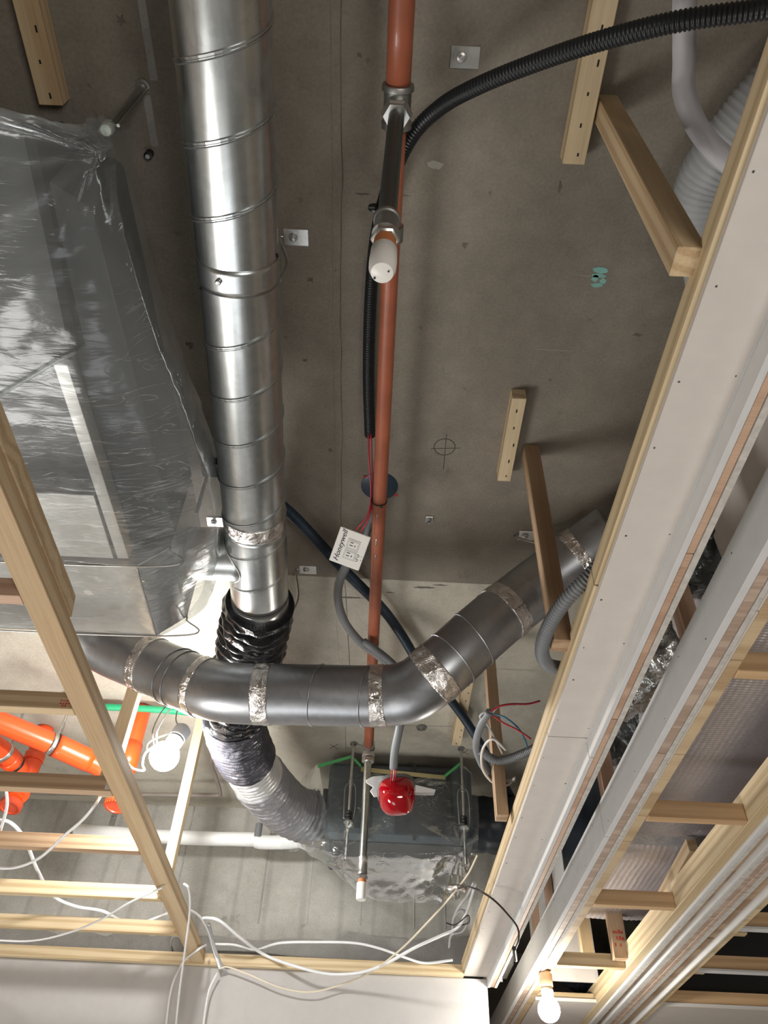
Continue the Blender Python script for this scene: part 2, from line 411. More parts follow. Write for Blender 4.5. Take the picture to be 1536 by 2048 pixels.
unit_light = steel('unit_galvanised', (0.66, 0.65, 0.63), 0.45, (20, 20, 20), 0.06)
fan_dark = plain('fan_casing', (0.065, 0.080, 0.092), 0.45, 0.2, 0.05, 8, 0.12)
film1 = film('polythene_large', (0.64, 0.67, 0.68), 0.27, 0.22, 15, (0.7, 3.0, 1), 0.38, 0.6, 0.30)
film2 = film('polythene_small', (0.52, 0.56, 0.57), 0.09, 0.12, 26, (1.2, 1, 1), 0.5, 0.8, 0.5)
silver_q = foil('silver_quilt', (0.60, 0.56, 0.58), 0.42, 60, 0.12, 0.75)
bulb_m = emit('lit_bulb', (1.0, 0.985, 0.95), 430)
bulb2_m = emit('lit_bulb_warm', (1.0, 0.95, 0.86), 210)
tan = plain('tan_socket', (0.50, 0.34, 0.20), 0.5)
redglass = NT('red_lens'); redglass.set(Base_Color=(0.55, 0.004, 0.02), Roughness=0.06); redglass.b.inputs['Transmission Weight'].default_value = 0.75; redglass.b.inputs['Coat Weight'].default_value = 0.6
redglass = redglass.m
redcore = plain('red_core', (0.72, 0.01, 0.04), 0.3)
floor_m = concrete('floor_screed', (0.30, 0.29, 0.27), (0.42, 0.41, 0.38), 0.2)

# ------------------------------------------------------------------ the setting
def struct(name, lo, hi, mat, bev=0.0, label=None):
    o = box(name, lo, hi, mat, None, bev); o['kind'] = 'structure'
    if label: o['label'] = label
    return o
SL = 1.55                                     # slab soffit above the eye
YJ = 1.805                                    # construction joint
struct('floor', (-2.7, -2.6, -0.12), (2.9, 5.5, 0), floor_m)
ceil = struct('ceiling', (-2.7, -2.6, H(SL)), (2.9, YJ - 0.002, H(SL) + 0.2), slab_m)
ceil2 = struct('ceiling', (-2.7, YJ + 0.002, H(SL) + 0.003), (2.9, 5.5, H(SL) + 0.2), slab2_m)
box('joint', (-2.7, YJ - 0.004, H(SL) + 0.006), (2.9, YJ + 0.004, H(SL) + 0.1), stain_m, ceil, 0)
struct('wall_back', (-2.7, -2.72, 0), (2.9, -2.6, H(SL)), gyp)
struct('wall_left', (-2.82, -2.72, 0), (-2.7, 3.74, H(SL) + 0.1), gyp)
struct('wall_right', (2.9, -2.72, 0), (3.02, 5.6, H(SL) + 0.1), gyp)
YW = 3.44
wf = struct('wall_far', (-2.7, YW, H(0.78)), (0.4715, YW + 0.2, H(SL) + 0.1), cwall_m)
struct('wall_far', (0.4715, YW, H(0.965)), (0.60, YW + 0.2, H(SL)), cwall_m)
# lower plasterboard wall, two boards meeting at a corner
wb = struct('wall_lining', (-2.7, 3.385, 0), (-0.905, 3.40, H(0.892)), wall_b)
wb2 = struct('wall_lining', (-0.905, 3.383, 0), (0.4815, 3.40, H(0.892)), wall_b)
struct('wall_recess', (0.4725, 5.30, 0), (2.9, 5.40, H(SL)), gyp)
struct('wall_return', (0.4725, 3.40, 0), (0.4815, 5.30, H(0.96)), gyp)
# mortar smears at the foot of the concrete wall
def blob(name, pts, mat, parent, ext):
    return prism(name, pts, ext, mat, parent)
mp = []
for i in range(41):
    x = -1.9 + 2.45 * i / 40; mp.append((x, YW - 0.001, H(1.015 + 0.035 * noise.noise(V((x * 3, 1, 2))) + 0.02 * noise.noise(V((x * 11, 4, 2))) + (0.03 if x > -0.1 else 0))))
mp += [(0.55, YW - 0.001, H(0.90)), (-1.9, YW - 0.001, H(0.90))]
blob('mortar_band', mp, mortar, wf, (0, -0.006, 0))
# vertical formwork fins on the concrete wall
for x in (-1.72, -1.38, -1.07, -0.80, -0.44, -0.24, -0.02, 0.20, 0.33):
    z0 = 1.07 + random.random() * 0.03; wdt = random.choice((0.003, 0.004, 0.006)); prev = []
    vs = [(x, YW, H(z0 + (SL - z0) * k / 12)) for k in range(13)]
    tube('formwork_line', vs, wdt * .6, cwall_m, wf, 6, 0.04)
# formwork joint ridges on the slab
def slab_line(name, a, b, r, mat, par, jit=0.002):
    n = 24; a, b = V(a), V(b); pts = []
    for i in range(n + 1):
        p = a.lerp(b, i / n); p += V((noise.noise(p * 9) * jit, noise.noise(p * 7 + V((3, 3, 3))) * jit, 0)); pts.append(p)
    return tube(name, pts, r, mat, par, 6, 0.02, rf=lambda s, t, L: r * (0.55 + 0.6 * abs(noise.noise(V((s * 13, 2, r * 999))))))
slab_line('formwork_line', at(683, -150, SL), at(683, 1150, SL), 0.0019, stain_m, ceil, 0.006)
slab_line('formwork_line', at(660, -150, SL), at(672, 1150, SL), 0.0012, slab_m, ceil)
slab_line('formwork_line', at(690, 1165, SL + .003), at(700, 1345, SL + .003), 0.002, stain_m, ceil2)
slab_line('formwork_line', at(668, 1165, SL + .003), at(678, 1345, SL + .003), 0.002, slab2_m, ceil2)
slab_line('formwork_line', at(400, 1440, SL + .003), at(980, 1455, SL + .003), 0.0015, stain_m, ceil2)
slab_line('formwork_line', at(690, 1440, SL + .003), at(692, 1500, SL + .003), 0.0015, stain_m, ceil2)
def patch(name, c, rx, ry, mat, par, h=SL, th=0.0012, seed=0, ang=0.0, n=22):
    pts = []
    for i in range(n):
        a = 2 * PI * i / n; k = (.62 if name == 'dark_stain' else 1) * (1 + (0.9 if name == 'dark_stain' else .35) * noise.noise(V((math.cos(a) * 2.3 + seed, math.sin(a) * 2.3, seed * 3.1))))
        x, y = rx * k * math.cos(a), ry * k * math.sin(a)
        pts.append(V(c) + V((x * math.cos(ang) - y * math.sin(ang), x * math.sin(ang) + y * math.cos(ang), 0)))
    return prism(name, pts, (0, 0, -th), mat, par)
for i, (px, py, rx, ry) in enumerate([(725, 388, .026, .003), (812, 391, .012, .002), (600, 400, .008, .010), (718, 110, .007, .006), (735, 120, .009, .005), (1230, 300, .012, .007), (620, 560, .01, .008), (380, 690, .014, .014), (660, 900, .008, .010), (700, 1195, .06, .006), (850, 1175, .05, .007), (880, 1170, .03, .004), (242, 40, .012, .012), (1275, 670, .014, .006), (930, 490, .008, .012), (1120, 375, .005, .018), (610, 720, .01, .006), (1100, 760, .006, .006), (1180, 640, .006, .006), (585, 1240, .006, .006), (780, 1185, .02, .003)]):
    hh = SL if py < 1160 else SL + .003
    patch('dark_stain', at(px, py, hh), rx, ry, stain_m, ceil if py < 1160 else ceil2, hh, 0.0005, i + 1)
for i, (px, py, rx, ry) in enumerate([(1185, 552, .03, .0006), (1140, 860, .03, .0006), (1110, 700, .05, .0006), (1060, 985, .05, .0006), (1030, 1340, .07, .0008), (870, 330, .014, .008)]):
    patch('pale_scuff', at(px, py, SL), rx, ry, chalk, ceil, SL, 0.0004, i + 40)
# circle-and-cross setting-out mark, teal paint patch, X mark
cc = at(889, 894, SL)
tube('pencil_circle', [cc + V((0.027 * math.cos(a * PI / 12), 0.027 * math.sin(a * PI / 12), 0)) for a in range(25)], 0.0012, marker, ceil, 6, 0.006)
tube('pencil_line', [at(862, 897, SL), at(920, 896, SL)], 0.001, marker, ceil, 6, 0.01)
tube('pencil_line', [at(893, 868, SL), at(887, 938, SL)], 0.001, marker, ceil, 6, 0.01)
for a, b in (((1180, 545), (1225, 560)), ): pass
for k, (px, py, rx, ry, an) in enumerate([(1201, 540, .0165, .007, 0.1), (1198, 551, .0155, .005, 0.05), (1190, 556, .007, .008, 0.4), (1193, 570, .012, .0055, -0.1), (1206, 562, .007, .006, 0.3)]):
    patch('teal_paint_patch', at(px, py, SL), rx, ry, teal_paint, ceil, SL, 0.0008, 60 + k, an)
for (a, b) in (((660, 1497), (676, 1488)), ((660, 1489), (677, 1498)), ((922, 1508), (936, 1500)), ((922, 1500), (937, 1509))):
    tube('pencil_line', [at(*a, SL + .003), at(*b, SL + .003)], 0.0012, marker, ceil2, 6, 0.01)

# ------------------------------------------------------------------ left ceiling frame
fr = thing('ceiling_frame', (-0.64, 3.36, H(0.90)), 'pine ceiling frame of a long runner with cross joists, open to the slab at lower left', 'ceiling frame')
timber('runner', (-0.645, 0.2, H(0.920)), (-0.645, 3.36, H(0.920)), 0.052, 0.040, pine, fr)
def chamfer_timber(name, x0, x1, y0, y1, z0, z1, ch, mat, par):
    poly = [V((x0, y0, z0)), V((x0, y1 - ch, z0)), V((x0, y1, z1)), V((x0, y0, z1))]
    return prism(name, poly, (x1 - x0, 0, 0), mat, par, 0.001)
chamfer_timber('splice_timber', -0.661, -0.616, 0.2, 1.235, H(0.9405), H(0.982), -0.018, pine, fr)
JY = [1.141, 1.536, 1.932, 2.312, 2.694, 3.035]
JM = [pine_pink, pine, pine_brown, pine_brown, pine_pale, pine_pale]
for y, m in zip(JY, JM):
    timber('joist', (-2.2, y + 0.013, H(0.9215)), (-0.672, y + 0.013, H(0.9215)), 0.027, 0.043, m, fr)
timber('ledger', (-2.5, 3.370, H(0.913)), (0.389, 3.370, H(0.913)), 0.028, 0.040, pine_pale, fr)
# print stamped in red on two joists, pale paper tag on a third
def decal(name, a, b, h0, h1, y, mat, par): return box(name, (a, y - 0.0008, h0), (b, y + 0.0002, h1), mat, par, 0)
def stampmarks(par, x0, x1, y, z0, z1, n=9, col=stamp):
    bm = bmesh.new()
    for r in range(3):
        for i in range(n):
            if random.random() < 0.2: continue
            a = x0 + (x1 - x0) * i / n; zz = z0 + (z1 - z0) * (r + .1) / 3
            add_box(bm, (a, y - 0.0006, zz), (a + (x1 - x0) / n * random.uniform(.4, .85), y + 0.0004, zz + (z1 - z0) / 3 * random.uniform(.3, .75)))
    return link('stamp', bm_mesh('stamp', bm), col, par)
jst = [o for o in fr.children if o.name.startswith('joist')]
pa = at(120, 1405, y=JY[1] - .0008); pb = at(155, 1396, y=JY[1] - .0008)
stampmarks(jst[1], pa.x, pb.x + .02, JY[1] - .0003, H(0.905), H(0.925))
pa = at(352, 1850, y=JY[5]); stampmarks(jst[5], pa.x, pa.x + .035, JY[5] - .0003, H(0.905), H(0.932), 7)
pa = at(212, 1568, y=JY[2]); decal('paper_tag', pa.x, pa.x + .05, H(0.906), H(0.93), JY[2] - .0003, gyp_core, jst[2])

# hangers and slab blocks: (name, label)
def hanger(lo, hi, mat, label, group='timber hangers between slab and ceiling frames'):
    """vertical sawn hanger from slab to frame: lo/hi corners"""
    c = ((lo[0] + hi[0]) / 2, (lo[1] + hi[1]) / 2)
    o = timber('hanger_timber', (c[0], c[1], lo[2]), (c[0], c[1], hi[2]), hi[0] - lo[0], hi[1] - lo[1], mat, None, up=(0, 1, 0))
    return tag(o, label, 'timber', group)
yp = JY[4] - 0.0215
P = at(345, 1700, y=yp - 0.02)
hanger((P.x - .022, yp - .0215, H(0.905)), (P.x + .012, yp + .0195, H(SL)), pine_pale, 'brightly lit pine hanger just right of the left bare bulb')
P = at(277, 1372, y=JY[2] + 0.066)
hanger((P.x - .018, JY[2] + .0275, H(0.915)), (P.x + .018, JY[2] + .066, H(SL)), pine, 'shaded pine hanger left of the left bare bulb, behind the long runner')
def hang_px(a, b, h, mat, label, d=.040, wd=.040):
    """hanger whose near-bottom left corner shows at pixel a with its bottom h above the eye; b = right corner px"""
    p, q = at(*a, h), at(*b, h)
    return hanger((p.x, p.y - d, H(h)), (q.x, p.y, H(SL)), mat, label)
hg1 = hang_px((1338, 553), (1396, 555), 0.935, pine, 'short pine hanger with a cut end at upper right, below the black conduit')
hg2 = hang_px((1101, 1303), (1140, 1301), 0.935, pine_brown, 'brown-streaked pine hanger crossing in front of the metal duct on the right')
hg3 = hang_px((990, 1643), (1014, 1643), 0.925, pine_brown, 'brown pine hanger with loops of cable, right of the small wrapped fan')
def block(a, b, h, wd, ht, mat, label, yend=None):
    p = at(*a, h); q = at(*b, h)
    if yend is not None: q = V((p.x, yend, p.z))
    q.x = p.x
    z = H(SL) - ht / 2
    o = timber('slab_block', (p.x + wd / 2, p.y, z), (q.x + wd / 2, q.y, z), wd, ht, mat)
    tag(o, label, 'timber', 'pine battens fixed to the slab')
    bm = bmesh.new(); n = max(3, int(abs(q.y - p.y) / 0.05))
    for i in range(n):
        y = p.y + (q.y - p.y) * (i + 0.4) / n; x = p.x + wd * random.uniform(.35, .7)
        add_box(bm, (x, y, H(SL) - ht - 0.0008), (x + 0.003, y + random.uniform(.005, .011), H(SL) - ht + 0.001))
    s = link('nail_heads', bm_mesh('nail_heads', bm), black, o); s['kind'] = 'stuff'
    return o
block((1125, 328), (0, 0), SL - 0.04, 0.042, 0.040, pine_pale, 'pale pine batten on the slab at upper right, crossed by the black conduit', yend=0.02)
block((995, 962), (1030, 797), SL - 0.04, 0.034, 0.040, pine_pale, 'short yellow pine batten on the slab near the pencil circle')
block((78, 210), (0, 0), SL - 0.04, 0.044, 0.040, pine, 'pine batten on the slab in the top left corner', yend=0.05)
block((903, 1490), (0, 0), SL - 0.038, 0.036, 0.040, pine_pale, 'pale pine batten on the slab behind the bend of the cross duct', yend=1.86)

# ------------------------------------------------------------------ right: stepped bulkheads
Y0 = -0.6
YE = 3.385
def screws(par, pts, nrm):
    bm = bmesh.new(); t = V(nrm)
    for p in pts:
        p = V(p); q = V([.0004 if abs(t[i]) > .5 else random.uniform(.0007, .0018) for i in range(3)]); add_box(bm, p - q, p + q)
    o = link('screw_heads', bm_mesh('screw_heads', bm), marker, par); o['kind'] = 'stuff'; return o
b1 = thing('ceiling_bulkhead', (0.43, YE, H(0.86)), 'long left bulkhead with wide pinkish plasterboard underside and yellow timber edge', 'bulkhead')
for (ya, yb) in ((Y0, 1.05), (1.053, 2.52), (2.523, YE)):
    timber('edge_timber', (0.398, ya, H(0.9315)), (0.398, yb, H(0.9315)), 0.029, 0.039, pine_pale, b1)
def board(name, x0, x1, h0, h1, cuts, mat, par, gap=0.003):
    for a, b in zip(cuts[:-1], cuts[1:]):
        o = box(name, (x0, a + gap / 2, H(h0)), (x1, b - gap / 2, H(h1)), mat, par, 0.0008)
YC = 1.560
board('soffit_board', 0.390, 0.481, 0.900, 0.9115, (Y0, YC, YE), gyp, b1)
board('lip_board', 0.4815, 0.492, 0.8637, 0.960, (Y0, YC + 0.02, YE), gyp_white, b1)
board('lip_batten', 0.493, 0.506, 0.866, 0.958, (Y0, .91, 1.42, YE), pine_pink, b1)
board('slot_board', 0.5072, 0.518, 0.8637, 0.960, (Y0, YE), gyp_core, b1)
timber('top_timber', (0.45, Y0, H(0.938)), (0.45, YE, H(0.938)), 0.055, 0.05, pine, b1)
screws(b1, [(.396 + random.uniform(0, .006), y + random.uniform(-.03, .03), H(.8999)) for y in [0.15 * k for k in range(0, 22)]] + [(.472, y + random.uniform(-.03, .03), H(.8999)) for y in [0.3 * k for k in range(0, 11)]], (0, 0, 1))
box('corner_bead', (0.4785, Y0, H(0.8985)), (0.4813, YE, H(0.9000)), gyp_white, b1, 0)

b2 = thing('ceiling_bulkhead', (0.65, 3.5, H(0.86)), 'middle bulkhead with a tall white painted side and layered edges', 'bulkhead')
YD = 1.985
board('face_board', 0.6095, 0.6245, 0.8637, 0.954, (Y0, YD, 5.295), gyp_white, b2)
board('ply_strip', 0.6260, 0.6455, 0.8655, 0.950, (Y0, 1.55, 1.93, 5.295), ply, b2)
board('inner_board', 0.6470, 0.6570, 0.8640, 0.950, (Y0, 1.98, 5.295), gyp_core, b2)
board('thin_strip', 0.6585, 0.6650, 0.8680, 0.950, (Y0, 1.05, 1.60, 2.4, 5.295), gyp, b2)
board('edge_timber', 0.6665, 0.6910, 0.8700, 0.915, (Y0, 1.20, 1.56, 1.87, 2.02, 2.95, 5.295), pine, b2)

screws(b2, [(.6094, y + random.uniform(-.04, .04), H(.878 + .055 * (k % 2) + random.uniform(0, .008))) for k, y in enumerate([0.14 * k for k in range(2, 24)])], (1, 0, 0))
b3 = thing('ceiling_bulkhead', (1.05, 3.5, H(0.86)), 'right bulkhead with two dark grooves between stacked boards', 'bulkhead')
timber('side_timber', (0.955, Y0, H(0.9015)), (0.955, 5.295, H(0.9015)), 0.031, 0.076, pine_pale, b3)
board('lip_board', 0.9715, 0.9835, 0.8555, 0.93, (Y0, 5.295), gyp_white, b3)
board('gypsum_strip', 0.9845, 0.9985, 0.8560, 0.93, (Y0, 1.3, 2.6, 5.295), gyp_core, b3)
board('groove_back', 0.9990, 1.0260, 0.8720, 0.90, (Y0, 5.295), pine_brown, b3)
board('step_board', 1.0266, 1.0350, 0.8560, 0.90, (Y0, 5.295), gyp_white, b3)
board('ply_strip', 1.0360, 1.0520, 0.8565, 0.90, (Y0, 2.2, 2.9, 5.295), gyp_core, b3)
board('ply_strip', 1.0530, 1.0690, 0.8570, 0.90, (Y0, 1.9, 2.5, 5.295), ply, b3)
board('ply_strip', 1.0700, 1.0860, 0.8560, 0.90, (Y0, 2.05, 3.1, 5.295), ply, b3)
board('gypsum_strip', 1.0870, 1.1040, 0.8565, 0.90, (Y0, 2.3, 5.295), gyp_core, b3)
board('groove_back', 1.1045, 1.1475, 0.8730, 0.90, (Y0, 5.295), pine_brown, b3)
board('step_board', 1.1480, 1.1560, 0.8535, 0.90, (Y0, 5.295), gyp_white, b3)
board('edge_timber', 1.1570, 1.1800, 0.8560, 0.90, (Y0, 2.1, 3.0, 5.295), pine_pale, b3)

def nog(a, b, x0, x1, hz, mat, par, name='joist', h=0.866):
    """cross joist: a = px of its lower front edge; placed on height h"""
    p = at(*a, h)
    return timber(name, (x0, p.y + .0145, H(h) + hz / 2), (x1, p.y + .0145, H(h) + hz / 2), 0.027, hz, mat, par)
struct('ceiling_board', (0.6925, 3.53, H(0.866)), (0.938, 5.29, H(0.878)), gyp)
struct('ceiling_board', (1.182, 3.515, H(0.862)), (2.88, 5.29, H(0.874)), gyp)
bay = thing('joist_row', (0.82, 2.5, H(0.87)), 'row of orange-brown cross joists between the middle and right bulkheads', 'joists')
for p, hz in (((1500, 1342), .046), ((1380, 1637), .046), ((1270, 1812), .046), ((1200, 1934), .046), ((1130, 2008), .042)):
    nog(p, None, 0.6915, 0.9390, hz, pine_orange if p[1] < 1900 else pine_pale, bay)
bay2 = thing('joist_row', (1.6, 2.5, H(0.87)), 'row of long cross joists right of the grooved bulkhead, lower right corner', 'joists')
for p in ((1500, 1853), (1480, 1940), (1450, 2010)):
    o = nog(p, None, 1.1805, 2.3, .046, pine_orange, bay2, h=.875)
    box('lip', (1.1805, WM[o].translation.y - .018, H(0.868)), (2.3, WM[o].translation.y + .014, H(0.8748)), gyp_white, o, 0)
for (px, py) in ((1490, 1872), (1405, 1948)):
    p = at(px, py, .868); box('packing_block', (1.1805, p.y - .015, H(.869)), (1.235, p.y + .012, H(.884)), pine_pale, bay2, .003)

# silver quilted ducts above the bay
def quilt(name, x0, x1, y0, y1, h0, h1, pitch, along, label):
    """rounded box with a ribbed skin"""
    t = thing(name, ((x0 + x1) / 2, (y0 + y1) / 2, H(h0)), label, 'insulated duct', 'silver quilted ducts above the joists')
    r = 0.035; prof = [(x0, h1)]
    for k in range(7):
        a = PI + PI / 2 * k / 6; prof.append((x0 + r + r * math.cos(a), h0 + r + r * math.sin(a)))
    nx = 60 if along == 'x' else int((x1 - x0) / pitch * 6)
    for k in range(1, nx): prof.append((x0 + r + (x1 - x0 - 2 * r) * k / nx, h0))
    for k in range(7):
        a = -PI / 2 + PI / 2 * k / 6; prof.append((x1 - r + r * math.cos(a), h0 + r + r * math.sin(a)))
    prof.append((x1, h1)); n = int((y1 - y0) / pitch * 6) if along == 'y' else 24
    vs = []
    for j in range(n + 1):
        y = y0 + (y1 - y0) * j / n
        e = min(1, min(j, n - j) / 5) ; dz = (1 - math.sqrt(max(0, 1 - (1 - e) ** 2))) * 0.02
        for i, (x, h) in enumerate(prof):
            ph = 2 * PI * (y / pitch if along == 'y' else x / pitch)
            d = 0.0016 * math.sin(ph) * (1 if along == 'x' else 1 + .3 * math.sin(x * 400)) + 0.004 * noise.noise(V((x * 8, y * 8, h)))
            vs.append((x, y, H(h + d + (dz if h < h1 else 0))))
    m = len(prof); fs = [(j * m + i, j * m + i + 1, (j + 1) * m + i + 1, (j + 1) * m + i) for j in range(n) for i in range(m - 1)]
    fs += [tuple(range(m)), tuple(n * m + i for i in range(m - 1, -1, -1))]
    me = mesh('quilted_skin', vs, fs); me.shade_smooth(); link('quilted_skin', me, silver_q, t)
    return t
hq = 1.035
ya = at(1350, 1672, hq).y; yb = at(1350, 1700, hq).y; yc = at(1300, 1852, hq).y
q1 = quilt('insulated_duct', 0.74, 1.50, 0.55, ya, hq, hq + .25, 0.0095, 'y', 'large silver quilted duct seen between the middle and right bulkheads')
sheet('grey_band', [[V((0.75, ya + .002, H(hq + .012))), V((0.95, ya + .002, H(hq + .010))), V((1.18, ya + .002, H(hq + .012)))], [V((0.75, yb - .002, H(hq + .012))), V((0.95, yb - .002, H(hq + .010))), V((1.18, yb - .002, H(hq + .012)))]], greybag, q1, 10, 6, .003, 30)
xr = at(1318, 1760, hq).x
q2 = quilt('insulated_duct', 0.72, 1.165, yb, yc, hq, hq + .25, 0.0095, 'x', 'shorter silver quilted duct with a rounded end, lit by the right bulb')

# ------------------------------------------------------------------ main spiral duct
md_a, md_b = at(440, -260, 1.33), at(516, 1172, 1.33)
dx = (md_b.x - md_a.x)
A0 = at(441, 0, 1.33); B0 = at(507, 1000, 1.33); dirv = (B0 - A0).normalized()
def mdp(y): return A0 + dirv * ((y - A0.y) / dirv.y)
yend = at(522, 1196, 1.33).y
duct = thing('spiral_duct', mdp(0.8) + V((0, 0, 0.075)), 'large shiny galvanised spiral duct running down the left of the ceiling', 'duct')
tube('duct_pipe', [mdp(-0.35), mdp(yend - .03)], 0.075, galv, duct, 48, 0.05)
ys = at(470, 540, 1.255).y
tube('coupling', [mdp(ys + .004), mdp(ys + .055)], 0.0763, galv, duct, 48, 0.01)
ysc = ys + .024
lathe('screw', mdp(ysc) + V((-0.022, 0, -0.0745)), [(0.001, -0.007), (0.004, -0.0065), (0.0055, -0.004), (0.0055, 0)], zinc, duct, 14)
# raised lock seam, one helix
def helix(name, ya, yb, pitch, r, rr, ph, mat, par):
    n = int((yb - ya) / pitch * 40); pts = []
    for i in range(n + 1):
        y = ya + (yb - ya) * i / n; a = -2 * PI * (y - ya) / pitch + ph; c = mdp(y)
        pts.append(c + V((math.cos(a) * r, 0, math.sin(a) * r)))
    vs = []; fs = []; w2 = 0.0042
    for i, p in enumerate(pts):
        c = mdp(p.y); n_ = (p - c); n_.y = 0; n_.normalize()
        for dy, dr in ((-w2, -.0006), (-w2 * .8, .0030), (-w2 * .1, .0030), (w2 * .0, .0002), (w2 * .35, .0002), (w2 * .4, .0022), (w2 * .8, .0022), (w2, -.0006)):
            vs.append(p + V((0, dy, 0)) + n_ * dr)
    m = 8
    for i in range(len(pts) - 1):
        for k in range(m - 1): fs.append((i * m + k, i * m + k + 1, (i + 1) * m + k + 1, (i + 1) * m + k))
    vd = []
    for p in pts:
        c = mdp(p.y); n_ = (p - c); n_.y = 0; n_.normalize()
        for dy in (w2 * 1.0, w2 * 1.45): vd.append(p + V((0, dy, 0)) + n_ * .0003)
    fd = [(i * 2, i * 2 + 1, i * 2 + 3, i * 2 + 2) for i in range(len(pts) - 1)]
    link('seam_gap', mesh('seam_gap', vd, fd), slot_dark, par)
    return link(name, mesh(name, vs, fs), mat, par)
PITCH = 0.1205
helix('lock_seam', -0.33, ys, PITCH, 0.0752, .002, -PI / 2 + 2 * PI * ((0.316 + 0.33) / PITCH), galv, duct)
helix('lock_seam', ys + .056, yend - .1, PITCH, 0.0752, .002, -PI / 2 + 2 * PI * ((0.809 - ys - .056) / PITCH), galv, duct)
# foil tape, tee with branch to the left, end collar
def band(name, pts, r, mat, par, seg=40, amp=0.0016, fr_=60):
    c0 = V(pts[0])
    return tube(name, pts, r, mat, par, seg, 0.003, rf=lambda s, a, L: r + amp * noise.noise(V((math.cos(a) * 4, math.sin(a) * 4, s * fr_ + c0.x * 9))) + amp * .7 * noise.noise(V((math.cos(a) * 11, math.sin(a) * 11, s * fr_ * 2))))
yt = at(512, 1076, 1.255).y
band('foil_tape_band', [mdp(yt - .018), mdp(yt + .022)], 0.0775, tape_m, duct)
tube('tee_body', [mdp(yt + .02), mdp(yend - .012)], 0.0765, galv, duct, 48, 0.02)
tube('end_bead', [mdp(yend - .014), mdp(yend - .006)], 0.0782, slot_dark, duct, 48, 0.004)
tube('end_collar', [mdp(yend - .006), mdp(yend + .05)], 0.0775, galv, duct, 48, 0.01)
yb_ = at(430, 1108, 1.33).y
Pb = mdp(yb_)
tube('branch_pipe', [Pb + V((-.02, 0, 0)), Pb + V((-.185, 0, 0))], 0.068, galv, duct, 36, 0.03)
# saddle flange where branch meets body
sad = []
for k in range(61):
    a = 2 * PI * k / 60; yy = 0.070 * math.cos(a); zz = 0.070 * math.sin(a)
    xx = -math.sqrt(max(0, 0.0772 ** 2 - zz ** 2)); sad.append(Pb + V((xx, yy, zz)))
tube('saddle_seam', sad, 0.0016, zinc, duct, 8, 0.004)

# black flexible duct dropping to the small fan
FP = [mdp(yend + .02) + V((0, 0, 0)), at(508, 1262, 1.335), at(497, 1320, 1.315), at(480, 1385, 1.30), at(468, 1440, 1.285), at(486, 1500, 1.285), at(525, 1565, 1.29), at(578, 1618, 1.30), at(628, 1638, 1.31)]
def crumple(r0, amp, pitch, n_amp):
    def f(s, a, L):
        ph = 2 * PI * s / pitch + 1.2 * math.sin(a + s * 9) + 2.2 * noise.noise(V((math.cos(a) * 1.3, math.sin(a) * 1.3, s * 14)))
        e = min(1.0, s / .03)
        return r0 + e * (amp * (abs(math.sin(ph / 2)) ** .6 - .5) + n_amp * noise.noise(V((math.cos(a) * 3.2, math.sin(a) * 3.2, s * 40))))
    return f
fx = thing('flexible_duct', FP[0], 'fat wrinkled flexible duct, black above and silver below, joining spiral duct to small fan', 'flexible duct')
tube('black_sleeve', subpath(FP, 0, .40), 0.1, blackbag, fx, 72, 0.004, rf=crumple(.094, .013, .034, .010))
tube('black_sleeve', subpath(FP, .40, .60), 0.1, foil('dark_silver_sleeve', (0.10, 0.10, 0.12), 0.22, 14, 0.7, 0.5), fx, 72, 0.004, rf=lambda s, a, L: .094 + .006 * math.sin(2 * PI * s / .020 + .6 * noise.noise(V((math.cos(a) * 2, math.sin(a) * 2, s * 20)))) + .004 * noise.noise(V((math.cos(a) * 4, math.sin(a) * 4, s * 50))))
tube('silver_sleeve', subpath(FP, .585, .70), 0.09, silver_sleeve, fx, 72, 0.004, rf=lambda s, a, L: .088 + .004 * math.sin(2 * PI * s / .022) + .003 * noise.noise(V((math.cos(a) * 3, math.sin(a) * 3, s * 30))))
tube('grey_sleeve', subpath(FP, .69, 1.0), 0.1, greybag, fx, 72, 0.0035, rf=lambda s, a, L: .094 + .0075 * (abs(math.sin(PI * s / .026 + .5 * noise.noise(V((math.cos(a), math.sin(a), s * 9))))) - .5) + .003 * noise.noise(V((math.cos(a) * 5, math.sin(a) * 5, s * 40))))

# ------------------------------------------------------------------ cross duct
CP = [at(150, 1238, 1.285), at(212, 1290, 1.235), at(290, 1325, 1.18), at(400, 1372, 1.095), at(470, 1386, 1.065), at(600, 1389, 1.06), at(760, 1391, 1.06), at(828, 1378, 1.065), at(890, 1330, 1.11), at(965, 1262, 1.20), at(1050, 1192, 1.30), at(1150, 1118, 1.385), at(1230, 1062, 1.42)]
cd = thing('spiral_duct', CP[6], 'dull grey galvanised duct with taped bends crossing in front of the others', 'duct')
tube('duct_pipe', CP, 0.075, galv2, cd, 48, 0.012)
CPp, CL = spline(CP, 0.004)
def nearest_px(px, py):
    best = None
    for i, p in enumerate(CPp):
        q = V((p.x, p.y, p.z - EYE)); c = Xc * q.x + Yc * q.y + Zc * q.z
        d = (CX + F * c.x / c.z - px) ** 2 + (CY + F * c.y / c.z - py) ** 2
        if best is None or d < best[0]: best = (d, i)
    return best[1]
def cseg(px, py, wdt):
    i = nearest_px(px, py); k = max(1, int(wdt / 0.008))
    return CPp[max(0, i - k):i + k + 1]
for (px, py, wd_) in ((300, 1322, .034), (402, 1372, .030), (527, 1389, .046), (758, 1391, .044), (872, 1345, .040), (1012, 1222, .046), (1160, 1112, .040)):
    band('foil_tape_band', cseg(px, py, wd_), 0.0768, tape_m, cd, 44, 0.0018)
